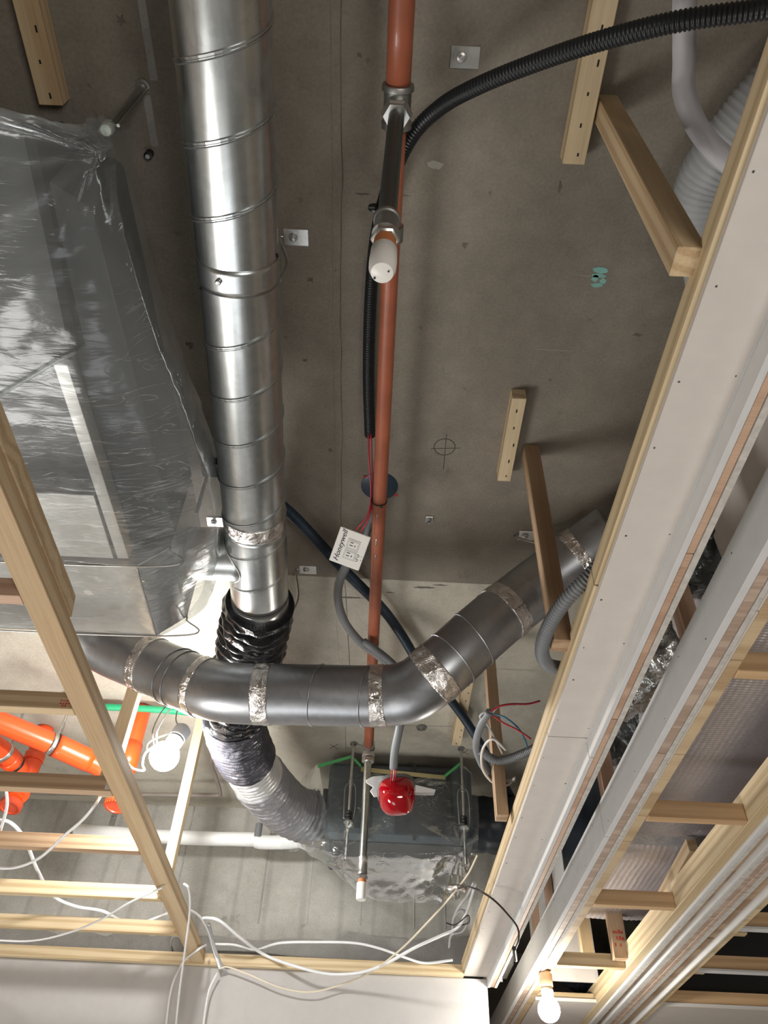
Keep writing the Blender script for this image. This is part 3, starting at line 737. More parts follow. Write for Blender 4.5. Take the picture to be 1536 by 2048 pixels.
def ring_seam(px, py, tilt, par=cd):
    i = nearest_px(px, py); T, N = frames(CPp[i - 2:i + 3]); t = T[2]; n = N[2]; b = t.cross(n); pts = []
    for k in range(41):
        a = 2 * PI * k / 40; pts.append(CPp[i] + (n * math.cos(a) + b * math.sin(a)) * .0756 + t * tilt * math.cos(a + .4))
    return tube('seam_ring', pts, 0.0022, galv2, par, 8, 0.006)
for (px, py, tl) in ((352, 1350, .008), (366, 1357, .004), (635, 1390, .018), (735, 1391, .018), (905, 1318, .0), (945, 1278, .012), (1105, 1150, .012)):
    ring_seam(px, py, tl)

# ------------------------------------------------------------------ sprinkler main and drops
pm = thing('sprinkler_pipe', at(804, 0, 1.43), 'long red-brown steel sprinkler pipe running down the middle of the ceiling', 'pipe')
PA = at(804, 0, 1.43); PB = at(738, 1478, 1.43); pd = (PB - PA).normalized()
def pmp(y): return PA + pd * ((y - PA.y) / pd.y)
ytee = at(796, 222, 1.40).y
tube('pipe_run', [pmp(-0.3), pmp(ytee - .018)], 0.0212, redpipe, pm, 24, 0.1)
tube('pipe_run', [pmp(ytee + .01), pmp(2.60)], 0.0175, redpipe, pm, 24, 0.1)
lathe('tee_fitting', pmp(ytee - .034), [(.0215, 0), (.0265, .001), (.0275, .004), (.0275, .010), (.0235, .012), (.0235, .058), (.0265, .060), (.0265, .070), (.0200, .071)], zincd, pm, 28, pd)
yc2 = at(778, 462, 1.43).y
lathe('coupling', pmp(yc2 - .012), [(.0178, 0), (.0225, .001), (.0225, .030), (.0178, .031)], zincd, pm, 24, pd)
# worn patches on the main
for px, py, l in ((752, 1078, .03), (748, 1110, .02), (753, 1030, .012)):
    y = at(px, py, 1.41).y; tube('bare_patch', [pmp(y) + V((-.004, 0, -.0165)), pmp(y + l) + V((-.004, 0, -.0165))], .0022, zinc, pm, 8, .01)
lathe('joint_ring', pmp(at(742, 1290, 1.42).y), [(.0176, 0), (.0181, .001), (.0181, .01), (.0176, .011)], chalk, pm, 24, pd)

def drop(top, hb, label, r, stain_low, seg_):
    """sprinkler drop: (fitting, pipe, reducer, hex nut, white cap), hanging plumb from top to height hb"""
    t = thing('sprinkler_drop', top, label, 'sprinkler drop', 'sprinkler drops under the red pipe')
    L = top.z - H(hb); dn = (0, 0, -1)
    return t, L, dn
top1 = pmp(ytee + .004); low1 = at(765, 535, .905)
t1 = thing('sprinkler_drop', top1, 'near sprinkler drop of dark steel pipe ending in a white cap, top centre', 'sprinkler drop')
D = (0, 0, -1)
D1 = (low1 - top1).normalized()
lathe('hex_nut', top1 + D1 * .018, [(.020, 0), (.0265, .002), (.0265, .014), (.0225, .018), (.0225, .024)], zinc, t1, 6, D1)
lathe('drop_pipe', top1 + D1 * .036, [(.0135, 0), (.0135, .365)], dkpipe, t1, 24, D1)
z0 = .395
lathe('elbow_fitting', top1 + D1 * z0, [(.0137, 0), (.0178, .001), (.0186, .003), (.0186, .009), (.0165, .011), (.0165, .042), (.0186, .044), (.0186, .050)], zincd, t1, 24, D1)
lathe('hex_bush', top1 + D1 * (z0 + .050), [(.0185, 0), (.0192, .002), (.0192, .012), (.0165, .014)], zinc, t1, 6, D1)
lathe('rusty_neck', top1 + D1 * (z0 + .064), [(.0140, 0), (.0150, .004), (.0152, .034)], plain('rust_orange', (0.50, 0.17, 0.05), 0.6), t1, 24, D1)
lathe('cap', top1 + D1 * (z0 + .088), [(.0156, 0), (.0170, .002), (.0178, .030), (.0172, .046), (.0140, .056), (.006, .0595), (.0, .060)], white_pl, t1, 32, D1)
for dx_, dy_ in ((-.009, .006), (.008, -.004)):
    lathe('cap_hole', top1 + D1 * (z0 + .1445) + V((dx_, dy_, 0)), [(.0014, 0), (.0014, .0025)], black, t1, 10, D1)
top2 = pmp(2.615); t2 = thing('sprinkler_drop', top2, 'far sprinkler drop of bright steel pipe in front of the wrapped fan', 'sprinkler drop')
lathe('elbow_fitting', top2 + V((0, -.02, 0)), [(.0180, -.008), (.0235, -.007), (.0235, .02), (.020, .035)], zinc, t2, 24, (0, 1, 0))
lathe('elbow_drop', top2 + V((0, .004, .012)), [(.0180, 0), (.0200, .004), (.0200, .034), (.0235, .036), (.0235, .048), (.0200, .050)], zinc, t2, 24, D)
lathe('hex_nut', top2 + V((0, .004, -.040)), [(.019, 0), (.0225, .002), (.0225, .016), (.017, .018)], zinc, t2, 6, D)
lathe('drop_pipe', top2 + V((0, .004, -.056)), [(.0135, 0), (.0135, .345)], steel('bright_pipe', (0.62, 0.66, 0.64), 0.25, (30, 30, 2), .04), t2, 24, D)
lathe('reducer', top2 + V((0, .004, -.395)), [(.0138, 0), (.0172, .002), (.0172, .012), (.0160, .014), (.0160, .048), (.0172, .050), (.0172, .058)], zinc, t2, 24, D)
lathe('hex_bush', top2 + V((0, .004, -.455)), [(.0160, 0), (.0180, .002), (.0180, .012), (.0150, .014)], zinc, t2, 6, D)
lathe('rusty_neck', top2 + V((0, .004, -.468)), [(.0145, 0), (.0150, .014)], MAT['rust_orange'], t2, 24, D)
lathe('cap', top2 + V((0, .004, -.478)), [(.0158, 0), (.0165, .002), (.0165, .045), (.0150, .052), (.0, .053)], white_pl, t2, 24, D)
zt = thing('cable_tie', pmp(at(756, 1012, 1.41).y), 'black cable tie round the red sprinkler pipe', 'cable tie')
c_ = pmp(at(756, 1012, 1.41).y)
tube('strap', [c_ + V((math.cos(a * PI / 12) * .0195 - .001, .0, math.sin(a * PI / 12) * .0195)) for a in range(25)], .0015, black, zt, 8, .004)
box('buckle', c_ + V((.002, -.004, -.024)), c_ + V((.009, .004, -.018)), black, zt, .001)

# ------------------------------------------------------------------ brackets and anchors on the slab
def strap_bracket(px, py, label, sgn=1, strap=None):
    c = at(px, py, SL - .002)
    t = thing('duct_bracket', (c.x, c.y, H(SL)), label, 'bracket', 'duct brackets on the slab')
    box('plate', c + V((-.026, -.018, -.0005)), c + V((.026, .018, .002)), zinc, t, .0006)
    lathe('anchor_bolt', V((c.x - .006, c.y, H(SL))), [(.0085, 0), (.0085, .006), (.005, .007), (.005, .013), (.002, .0135)], zinc, t, 14, (0, 0, -1))
    lathe('washer', V((c.x - .006, c.y, H(SL) - .0024)), [(.0095, 0), (.0095, .0012)], zincd, t, 16, (0, 0, -1))
    if strap:
        q = V(strap); tube('strap_bend', [c + V((-.026 * sgn, 0, 0)), c + V((-.036 * sgn, 0, -.006)), c.lerp(q, .5) + V((0, 0, -.015)), q], .0035, zinc, t, 8, .006)
    return t
strap_bracket(592, 475, 'white strap bracket beside the middle of the spiral duct', 1, mdp(at(592, 475, SL).y) + V((.072, 0, .03)))
strap_bracket(616, 1140, 'small white strap bracket by the lower end of the spiral duct', 1, mdp(at(616, 1140, SL).y) + V((.072, 0, .03)))
strap_bracket(1055, 1072, 'white bracket on the slab above the right end of the cross duct', 1, at(1095, 1085, 1.43))
strap_bracket(930, 115, 'grey bracket on the slab above the thick black conduit', 1)
strap_bracket(432, 1044, 'pale bracket between the big wrapped unit and the spiral duct', 1)
def anchor(px, py, label, sz=.011):
    c = at(px, py, SL); t = thing('slab_anchor', c, label, 'anchor', 'anchors in the slab')
    box('washer_plate', c + V((-sz, -sz, -.005)), c + V((sz, sz, 0)), zinc, t, .001)
    lathe('nut', c + V((0, 0, -.004)), [(.008, 0), (.008, .007), (.0045, .008), (.0045, .016)], zincd, t, 6, D)
    return t
anchor(858, 1037, 'single square anchor plate on the bare slab right of the red pipe')
c = at(300, 306, SL); t = thing('slab_anchor', c, 'dark round threaded anchor in the slab left of the spiral duct', 'anchor')
lathe('socket', c + V((0, 0, .001)), [(.008, 0), (.008, .016), (.0055, .017)], black, t, 18, D); lathe('thread', c + V((0, 0, -.012)), [(.0045, 0), (.0045, .008)], zinc, t, 12, D)
c = at(843, 1455, SL); t = thing('slab_anchor', c, 'flat oval anchor fitting in the slab below the cross duct', 'anchor')
lathe('collar', c + V((0, 0, .001)), [(.02, 0), (.018, .006), (.012, .007)], zincd, t, 20, D); lathe('nut', c + V((0, 0, -.005)), [(.008, 0), (.008, .006)], zinc, t, 6, D)
# black round inspection box with red rim
c = at(759, 972, SL); t = thing('junction_box', c, 'black round box lid set in the slab behind the red pipe', 'junction box')
lathe('lid', c + V((0, 0, .002)), [(.050, 0), (.050, .004), (.047, .006), (.0, .0065)], navycond, t, 36, D)
box('red_tab', c + V((.040, .026, -.003)), c + V((.052, .034, 0)), cable_r, t, .001); box('red_tab', c + V((-.044, -.036, -.003)), c + V((-.030, -.028, 0)), cable_r, t, .001)

# hanging rods
def rod(px, py, hb, label, r=.0055, sleeve=True, base=None):
    c = at(px, py, SL); t = thing('hanger_rod', c, label, 'threaded rod', 'threaded rods from the slab')
    L = SL - hb; lathe('shaft', c, [(r, 0), (r, L)], zinc, t, 14, D)
    lathe('washer', c, [(.013, 0), (.013, .004), (.008, .005), (.008, .012)], zincd, t, 18, D)
    return t, c
rA, cA = rod(286, 172, 1.315, 'bright hanging rod at the top corner of the big wrapped unit', .0065)
rA.children[0].data.materials[0] = MAT['bright_pipe'] if 'bright_pipe' in MAT else zinc
lathe('second_shaft', cA + V((.009, .004, 0)), [(.003, 0), (.003, .20)], zinc, rA, 10, D)
lathe('tape_wrap', cA + V((0, 0, -.215)), [(.009, 0), (.012, .004), (.011, .018), (.009, .022)], foil('clear_wrap', (.5, .55, .5), .2, 40, .5, .3), rA, 12, D)
rB, cB = rod(424, 920, 1.345, 'dark rod between the big wrapped unit and the spiral duct', .005)
box('black_lug', at(424, 920, 1.345) + V((-.02, -.01, -.03)), at(424, 920, 1.345) + V((.03, .03, .002)), black, rB, .004)
fanrod = []
for px, py, lab in ((707, 1487, 'left hanging rod of the small wrapped fan'), (922, 1497, 'right hanging rod of the small wrapped fan')):
    t, c = rod(px, py, 1.10, lab, .0055); fanrod.append((t, c))
# recesses cast in the slab near the top rod
for (a, b) in (((272, -60), (286, 160)), ((292, 190), (303, 292))):
    p, q = at(*a, SL), at(*b, SL); box('cast_groove', (p.x - .006, p.y, H(SL) - .0006), (p.x + .008, q.y, H(SL) + .001), stain_m if False else mortar, ceil, 0)

# ------------------------------------------------------------------ conduits
def conduit(name, pts, r, mat, label, cat='conduit', pitch=.0062, amp=.0011, group=None, parent=None, seg=16):
    o = tube(name, pts, r, mat, parent, seg, pitch / 6, rf=corr(r, amp, pitch))
    if parent is None: tag(o, label, cat, group)
    return o
conduit('corrugated_conduit', [at(1620, 5, 1.17), at(1500, 22, 1.18), at(1350, 44, 1.21), at(1200, 82, 1.27), at(1080, 122, 1.33), at(960, 170, 1.39), at(880, 215, 1.45), at(820, 278, 1.475), at(775, 380, 1.50), at(752, 480, 1.52), at(741, 600, 1.525), at(737, 750, 1.52), at(740, 872, 1.51)], .0130, blackcond, 'thick black corrugated conduit sweeping from the top right to behind the red pipe')
conduit('corrugated_conduit', [at(560, 1008, 1.50), at(600, 1045, 1.50), at(690, 1142, 1.51), at(760, 1212, 1.51), at(800, 1265, 1.51), at(850, 1345, 1.50), at(905, 1405, 1.49), at(950, 1470, 1.49), at(1000, 1555, 1.48), at(1040, 1625, 1.47)], .0150, navycond, 'dark navy corrugated conduit crossing the slab behind the red pipe', pitch=.006)
ct = thing('cable_tie', at(752, 416, 1.49), 'black cable tie round the conduit left of the near sprinkler drop', 'cable tie')
lathe('tie_band', at(752, 416, 1.49) + V((0, -.002, 0)), [(.0152, 0), (.0152, .005)], black, ct, 18, (-.1, 1, .05)); box('tie_tail', at(748, 414, 1.475) + V((-.010, -.002, -.004)), at(748, 414, 1.475) + V((.002, .002, .0)), black, ct, .0005)
# grey conduit with outlet plate, ending above the red lamp
gc = tube('grey_conduit', [at(700, 1118, 1.405), at(680, 1160, 1.40), at(676, 1200, 1.40), at(690, 1245, 1.40), at(722, 1285, 1.40), at(765, 1318, 1.38), at(800, 1360, 1.34), at(806, 1410, 1.27), at(800, 1450, 1.21), at(790, 1500, 1.165), at(787, 1536, 1.14)], .0125, greycond, None, 20, .008)
tag(gc, 'smooth grey conduit looping left of the red pipe and down to the red lamp', 'conduit')
g2 = tube('grey_conduit', [at(728, 1283, 1.40), at(742, 1293, 1.385), at(775, 1318, 1.375), at(800, 1345, 1.36), at(812, 1380, 1.36)], .0115, greycond, None, 20, .008)
tag(g2, 'short cut end of grey conduit lying over the red pipe', 'conduit')
conduit('corrugated_conduit', [at(752, 1018, 1.47), at(740, 1045, 1.47), at(731, 1075, 1.46), at(726, 1110, 1.45)], .010, greycond, 'short dark grey corrugated conduit behind the white outlet plate', pitch=.005)
conduit('corrugated_conduit', [at(1215, 1105, .995), at(1180, 1150, .965), at(1130, 1202, .945), at(1098, 1252, .94), at(1084, 1298, .945), at(1094, 1328, .955), at(1122, 1336, .975)], .0135, greycond, 'thick grey corrugated conduit looping out of the left bulkhead', pitch=.0075, amp=.0015)
conduit('corrugated_conduit', [at(960, 1500, 1.08), at(985, 1518, 1.075), at(1010, 1520, 1.07), at(1045, 1508, 1.06), at(1085, 1490, 1.05)], .0115, greycond, 'grey corrugated conduit end resting across the cable-looped hanger', pitch=.007)
gl_ = tube('grey_conduit', [at(979, 1423, 1.10), at(962, 1450, 1.09), at(952, 1490, 1.085), at(962, 1525, 1.08), at(975, 1545, 1.08)], .0100, greycond, None, 18, .008); tag(gl_, 'short smooth grey conduit stub beside the cable-looped hanger', 'conduit')
def wire(pts, r, mat, label=None, cat='cable', group=None, name='cable', parent=None, step=.008):
    o = tube(name, pts, r, mat, parent, 8, step)
    if label: tag(o, label, cat, group)
    return o
rwp = [at(737, 868, 1.50), at(738, 920, 1.47), at(742, 990, 1.44), at(735, 1030, 1.42), at(712, 1060, 1.41)]
wire(rwp, .0022, cable_r, 'left of two thin red wires from the black conduit to the outlet plate', 'wire', name='red_wire')
wire([at(742, 868, 1.50), at(744, 920, 1.475), at(746, 990, 1.445), at(738, 1035, 1.42), at(722, 1063, 1.41)], .0022, cable_r, 'right of two thin red wires from the black conduit to the outlet plate', 'wire', name='red_wire')

# outlet cover plate with writing
pc = at(703, 1097, 1.39)
ux = (at(721, 1048, 1.39) - at(685, 1140, 1.39))
def atd(px, py, d): return ray(px, py) * d + V((0, 0, EYE))     # d metres deep
A_, B_, C_, D_ = atd(682, 1052, 1.90), atd(742, 1074, 1.90), atd(721, 1140, 1.925), atd(664, 1121, 1.925)
e1 = (B_ - A_); e2 = (D_ - A_); Lx, Ly = e1.length, e2.length; e1n = e1.normalized(); nn = e1.cross(e2).normalized()
e2n = nn.cross(e1n).normalized()
if nn.z > 0: nn = -nn
print('plate', Lx, Ly, A_, nn)
pt = thing('outlet_plate', (A_ + C_) / 2, 'white double outlet cover plate with handwriting, left of the red pipe', 'outlet plate')
def onplate(u, v, d=0.0): return A_ + e1n * (u * Lx) + e2n * (v * Ly) + nn * d     # u across, v down
prism('plate', [onplate(0, 0), onplate(1, 0), onplate(1, 1), onplate(0, 1)], nn * .004, white_pl, pt, .0012)
prism('recess_rim', [onplate(.36, .22, .004), onplate(.76, .22, .004), onplate(.76, .80, .004), onplate(.36, .80, .004)], nn * .0012, gyp_white, pt, .0004)
for v0 in (.27, .57):
    prism('outlet_face', [onplate(.41, v0, .0052), onplate(.71, v0, .0052), onplate(.71, v0 + .18, .0052), onplate(.41, v0 + .18, .0052)], nn * .001, white_pl, pt, .0004)
    for du, dv, lu, lv in ((.45, .03, .11, .025), (.45, .11, .11, .025), (.61, .085, .035, .05)):
        prism('slot', [onplate(du, v0 + dv, .0062), onplate(du + lu, v0 + dv, .0062), onplate(du + lu, v0 + dv + lv, .0062), onplate(du, v0 + dv + lv, .0062)], nn * .0005, slot_dark, pt)
def text(name, body, p, right, upv, n, size, mat, par, shear=0.0):
    cu = bpy.data.curves.new(name, 'FONT'); cu.body = body; cu.size = size; cu.extrude = 0.0003; cu.align_x = 'CENTER'; cu.align_y = 'CENTER'; cu.shear = shear; cu.resolution_u = 3
    to = bpy.data.objects.new('tmp', cu); C.objects.link(to); dg = bpy.context.evaluated_depsgraph_get()
    me = bpy.data.meshes.new_from_object(to.evaluated_get(dg)); bpy.data.objects.remove(to); bpy.data.curves.remove(cu)
    r, u, n = V(right).normalized(), V(upv).normalized(), V(n).normalized()
    M = Matrix(((r.x, u.x, n.x, p[0]), (r.y, u.y, n.y, p[1]), (r.z, u.z, n.z, p[2]), (0, 0, 0, 1)))
    me.materials.clear()
    return link(name, me, mat, par, M)
# the word runs from the lower to the upper edge of the plate
text('handwriting', 'Honeywell', onplate(.19, .50, .0043), -e2n, -e1n, nn, Ly * .205, ink, pt, .35)
for (u, v) in ((.79, .62), (.79, .74)):
    tube('handwriting', [onplate(u - .02, v - .035, .0044), onplate(u + .05, v - .03, .0044), onplate(u + .06, v + .01, .0044), onplate(u + .0, v + .035, .0044)], .0007, ink, pt, 6, .003)
for (u, v) in ((.93, .60), (.94, .70)):
    tube('handwriting', [onplate(u - .01, v, .0044), onplate(u + .012, v + .01, .0044)], .0007, ink, pt, 6, .002)

# ------------------------------------------------------------------ red lamp
lc = at(795, 1598, 1.085)
rl = thing('fire_alarm_lamp', lc, 'red lens alarm lamp dangling on wires before the wrapped fan', 'lamp')
axd = V((.10, -.42, -.90)).normalized()
def blobdome(name, c, prof, mat, par, sq=.28, seg=40):
    ax = axd; n = V((1, 0, .1)); n = (n - ax * n.dot(ax)).normalized(); b = ax.cross(n); vs = []; fs = []
    for r, z in prof:
        for k in range(seg):
            a = 2 * PI * k / seg; q = (abs(math.cos(a)) ** 3.4 + abs(math.sin(a)) ** 3.4) ** (-1 / 3.4)
            vs.append(V(c) + ax * z + (n * math.cos(a) + b * math.sin(a)) * r * (1 + (q - 1) * .8))
    for i in range(len(prof) - 1):
        for k in range(seg): fs.append((i * seg + k, i * seg + (k + 1) % seg, (i + 1) * seg + (k + 1) % seg, (i + 1) * seg + k))
    fs.append(tuple(range(seg - 1, -1, -1))); fs.append(tuple((len(prof) - 1) * seg + k for k in range(seg)))
    me = mesh(name, vs, fs); me.shade_smooth(); return link(name, me, mat, par)
base = lc - axd * .035
blobdome('lens', base, [(.056, 0), (.058, .008), (.055, .034), (.047, .055), (.032, .070), (.014, .076), (.001, .077)], redglass, rl)
blobdome('reflector', base + axd * .001, [(.046, 0), (.044, .02), (.036, .036), (.020, .048), (.001, .052)], redcore, rl)
blobdome('base_ring', base - axd * .012, [(.050, 0), (.060, .003), (.060, .011)], slot_dark, rl)
# broken piece of ceiling board behind the lamp
zz_ = base - axd * .022
bp = []
for px, py in ((732, 1560), (745, 1553), (772, 1551), (800, 1562), (850, 1574), (872, 1579), (868, 1590), (830, 1590), (800, 1596), (770, 1592), (748, 1594), (740, 1582), (746, 1574), (733, 1566)):
    bp.append(at(px, py, y=zz_.y + .012))
bb = prism('broken_board', bp, (0, .010, .004), gyp_white, None, .001); tag(bb, 'ragged white piece of ceiling board behind the red lamp', 'board')
wires_l = []
for k, m in enumerate((cable_r, plain('pink_wire', (.6, .32, .32), .5), cable_r)):
    wire([at(786 + k * 2, 1532, 1.145), at(783 + k * 4, 1550, 1.12) + V((0, -.004 * k, 0)), base + V((.004 * k - .02, 0, .012))], .0018, m, name='wire', parent=rl, step=.005)

# ------------------------------------------------------------------ small wrapped fan
YF = 2.86
fan = thing('ventilation_fan', (0.13, YF + .15, H(1.17)), 'dark grey ceiling fan unit wrapped in clear polythene and hung on two rods', 'ventilation unit')
xl = at(654, 1600, y=YF).x; xr_ = at(945, 1600, y=YF).x
fz0, fz1 = 1.198, 1.50
bm = bmesh.new(); add_box(bm, (xl, YF, H(fz0)), (xr_, YF + .33, H(fz1)), .018)
link('casing', bm_mesh('casing', bm), fan_dark, fan)
xm = (xl + xr_) / 2
box('access_panel', (xm - .02, YF - .006, H(fz0 + .02)), (xr_ - .08, YF - .0005, H(fz1 - .03)), unit_dark, fan, .002)
box('label_plate', (xr_ - .20, YF - .0085, H(fz1 - .075)), (xr_ - .10, YF - .006, H(fz1 - .045)), slot_dark, fan, 0)
box('bottom_panel', (xl + .03, YF + .03, H(fz0 - .004)), (xr_ - .03, YF + .30, H(fz0 - .0005)), unit_mid, fan, .001)
for x in (xl + .16, xm + .05):
    box('seam_strip', (x, YF - .004, H(fz0)), (x + .012, YF - .0005, H(fz1)), unit_dark, fan, 0)
tube('spigot', [V((xl + .004, YF + .12, H(1.34))), V((xl - .06, YF + .12, H(1.34)))], .092, black, fan, 36, .02)
tube('dark_duct', [V((xr_ - .004, YF + .17, H(1.35))), V((xr_ + .14, YF + .16, H(1.34))), V((xr_ + .34, YF + .12, H(1.33)))], .105, dark_blue, fan, 40, .02, rf=crumple(.105, .006, .04, .006))
for t_, c in fanrod:
    x, y = c.x, c.y
    # clamp frame and nuts on each rod
    tt = fan
    for zz, rr in ((1.235, .018), (1.24, .010), (1.375, .009), (1.395, .009)):
        lathe('nut', V((x, y, H(zz))), [(rr, 0), (rr, .005)], zinc, t_, 6, D)
    tube('clamp_frame', [V((x - .018, y, H(1.245))), V((x - .018, y, H(1.37))), V((x + .018, y, H(1.37))), V((x + .018, y, H(1.245))), V((x - .018, y, H(1.245)))], .0028, zincd, t_, 8, .006)
    lathe('rubber_mount', V((x, y, H(1.275))), [(.008, 0), (.013, .006), (.009, .012), (.013, .018), (.009, .024), (.013, .03), (.010, .036)], black, t_, 18, D)
    box('lug', (x - .02, y - .004, H(1.238)), (x + .02, YF + .006, H(1.243)), fan_dark, fan, .001)
YP = 2.775
def f2(px, py, y): return at(px, py, y=y)
colsx = [(622, 618, 606, 600, 640, 690), (638, 646, 648, 640, 672, 705), (700, 702, 700, 690, 700, 722), (742, 745, 745, 740, 742, 748), (800, 800, 800, 800, 800, 800), (862, 862, 865, 862, 858, 850), (925, 923, 925, 922, 905, 890), (942, 955, 958, 955, 940, 920)]
rowsy = [(1540, 1528, 1514, 1540, 1553, 1556, 1530, 1548), (1590,) * 8, (1640,) * 8, (1695, 1700, 1702, 1705, 1708, 1706, 1700, 1700), (1722, 1732, 1745, 1752, 1756, 1756, 1752, 1745), (1760, 1778, 1790, 1800, 1806, 1806, 1804, 1798)]
rowY = (YP + .07, YP + .05, YP + .03, YP + .01, YP + .16, YP + .27)
rows = []
for r in range(6):
    rows.append([f2(colsx[c_i][r], rowsy[r][c_i], rowY[r] + (0.10 if c_i == 0 else 0.0)) for c_i in range(8)])
pinch = [f2(683, 1700, YP), f2(922, 1700, YP)]
def folds(p, u, v):
    d = 0
    for q in pinch:
        r = (p - q); L = r.length; a = math.atan2(r.z, r.x)
        d += .010 * math.exp(-L / .16) * math.sin(a * 9) + (-.02) * math.exp(-L / .03)
    return d
ws = sheet('polythene_wrap', rows, film2, fan, 14, 14, .007, 8, (1, 1, 1), .0, folds)
# side wrap towards flexible duct and drain pipe
rows = [[f2(618, 1540, YP + .17), f2(605, 1560, YP + .2), f2(592, 1590, YP + .24)], [f2(606, 1640, YP + .14), f2(596, 1640, YP + .18), f2(588, 1650, YP + .24)], [f2(602, 1700, YP + .12), f2(585, 1705, YP + .2), f2(560, 1695, YP + .32)]]
sheet('wrap_side', rows, film2, fan, 10, 10, .006, 12, (1, 1, 1), 0)
# green tape along the top edge
for k, pl in enumerate((((636, 1529), (704, 1510)), ((704, 1510), (722, 1529)), ((889, 1549), (922, 1523)))):
    a, b = f2(*pl[0], YP + .055), f2(*pl[1], YP + .055)
    prism('green_tape', [a, b, b + V((0, 0, -.012)), a + V((0, 0, -.014))], (0, .0012, 0), green_tape, fan)
a, b = f2(722, 1534, YP + .062), f2(890, 1551, YP + .062)
prism('yellow_tape', [a, b, b + V((0, 0, -.016)), a + V((0, 0, -.018))], (0, .0012, 0), plain('buff_tape', (.42, .36, .18), .6), fan)

# ------------------------------------------------------------------ big wrapped unit, upper left
ac = thing('air_conditioning_unit', (-0.95, 1.0, H(1.16)), 'large dark air conditioning unit wrapped in milky polythene, filling the left side', 'air conditioner')
hb = 1.165
def hb_poly(name, pts, h1, mat, bev=.004):
    return prism(name, [V((x, y, H(hb))) for x, y in pts], (0, 0, h1 - hb), mat, ac, bev)
hb_poly('casing', [(-1.75, .80), (-.600, .80), (-.592, 1.318), (-1.75, 1.318)], 1.47, unit_dark, .008)
bm = bmesh.new()
prism('front_casing', [V((-1.75, .41, H(1.222))), V((-.56, .41, H(1.222))), V((-.57, .795, H(1.185))), V((-1.75, .795, H(1.185)))], (0, .095, .26), plain('unit_black_insulation', (.022, .024, .024), .5, 0, .1, 12, .2), ac, .012)
prism('side_casing', [V((-.595, .47, H(1.225))), V((-.515, .56, H(1.27))), V((-.490, 1.316, H(1.25))), V((-.590, 1.316, H(1.20)))], (0, 0, .2), unit_mid, ac, .003)
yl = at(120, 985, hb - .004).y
box('reflection_panel', (-1.75, yl, H(hb - .008)), (-.606, 1.316, H(hb - .0005)), unit_light, ac, .001)  # pale panel put in as the reflection on the unit's underside
prism('edge_flange', [V((-.606, .80, H(hb - .006))), V((-.580, .80, H(hb - .006))), V((-.572, 1.317, H(hb - .006))), V((-.598, 1.317, H(hb - .006)))], (0, 0, .04), unit_light, ac, .001)
# galvanised plenum with chamfered corner
pl = [V((-1.75, 0, H(1.15))), V((-.555, 0, H(1.15))), V((-.492, 0, H(1.212))), V((-.492, 0, H(1.45))), V((-1.75, 0, H(1.45)))]
prism('plenum_box', [p + V((0, 1.330, 0)) for p in pl], (0, .262, 0), unit_light, ac, .0015)
for a, b in (((-.555, 1.15), (-.492, 1.212)),):
    for y in (1.330, 1.592):
        tube('folded_seam', [V((-1.7, y, H(1.149))), V((a[0], y, H(1.149))), V((b[0], y, H(b[1])))], .0022, zinc, ac, 8, .01)
tube('folded_seam', [V((-.555, 1.33, H(1.149))), V((-.555, 1.592, H(1.149)))], .0022, zinc, ac, 8, .02)
tube('folded_seam', [V((-.492, 1.33, H(1.212))), V((-.492, 1.592, H(1.212)))], .0022, zinc, ac, 8, .02)
tube('outlet_collar', [V((-.86, 1.59, H(1.30))), V((-.86, 1.66, H(1.30)))], .078, galv2, ac, 40, .02)
# wrap: rows along the unit, columns from the far left underside round to the top of the right side
HB = 1.148
def wr(edge, eh, out, oh, y=None, left=-1.7, lh=HB):
    e = at(*edge, eh); o = at(*out, oh)
    return [V((left, e.y, H(lh))), V((-1.15, e.y, H(lh))), V((e.x - .18, e.y, H((lh + eh) / 2))), e, e.lerp(o, .5) + V((.004, 0, -.012)), o, V((o.x - .008, o.y + .02, H(min(1.46, oh + .12))))]
def yrow(y0, hh, xs): return [V((x, y0, H(h))) for x, h in zip(xs, hh)]
e0 = at(150, 222, 1.20)
rows = [
    [V((x, .545, H(1.46))) for x in (-1.7, -1.15, -.8, -.66, -.58, -.525, -.52)],
    [V((-1.7, e0.y, H(1.205))), V((-1.15, e0.y, H(1.205))), V((-.8, e0.y, H(1.205))), V((-.62, e0.y, H(1.20))), V((-.55, e0.y + .005, H(1.20))), V((-.498, e0.y + .03, H(1.235))), V((-.512, e0.y + .07, H(1.40)))],
    wr((188, 303), 1.215, (228, 285), 1.305, lh=1.20),
    wr((130, 420), 1.185, (243, 410), 1.25, lh=1.17),
    wr((140, 560), 1.165, (278, 560), 1.22),
    wr((150, 700), 1.15, (322, 700), 1.21),
    wr((190, 850), HB, (376, 840), 1.21),
    wr((235, 985), HB, (418, 960), 1.225),
    wr((272, 1110), HB, (436, 1060), 1.25),
    wr((290, 1180), HB, (432, 1160), 1.275),
    wr((316, 1272), HB, (414, 1212), 1.285),
    [V((-1.7, 1.60, H(1.19))), V((-1.15, 1.60, H(1.19))), V((-.72, 1.60, H(1.19))), V((-.56, 1.605, H(1.19))), V((-.50, 1.605, H(1.23))), V((-.475, 1.606, H(1.31))), V((-.48, 1.60, H(1.42)))],
]
q0 = at(222, 268, 1.31); q1_ = at(405, 1040, 1.24)
def folds1(p, u, v):
    r = p - q0; L = r.length; a = math.atan2(r.x, r.y)
    d = .007 * math.exp(-L / .25) * math.sin(a * 13) * min(1, L / .04)
    # fine cross creases over the taut underside
    if p.z < H(1.18): d += .0016 * noise.noise(V((p.x * 6, p.y * 46, 1)))
    if p.y > 1.2: d *= .5
    return d
wrap = sheet('polythene_wrap', rows, film1, ac, 16, 12, .0042, 7, (1, 1.8, 1), 0, folds1)
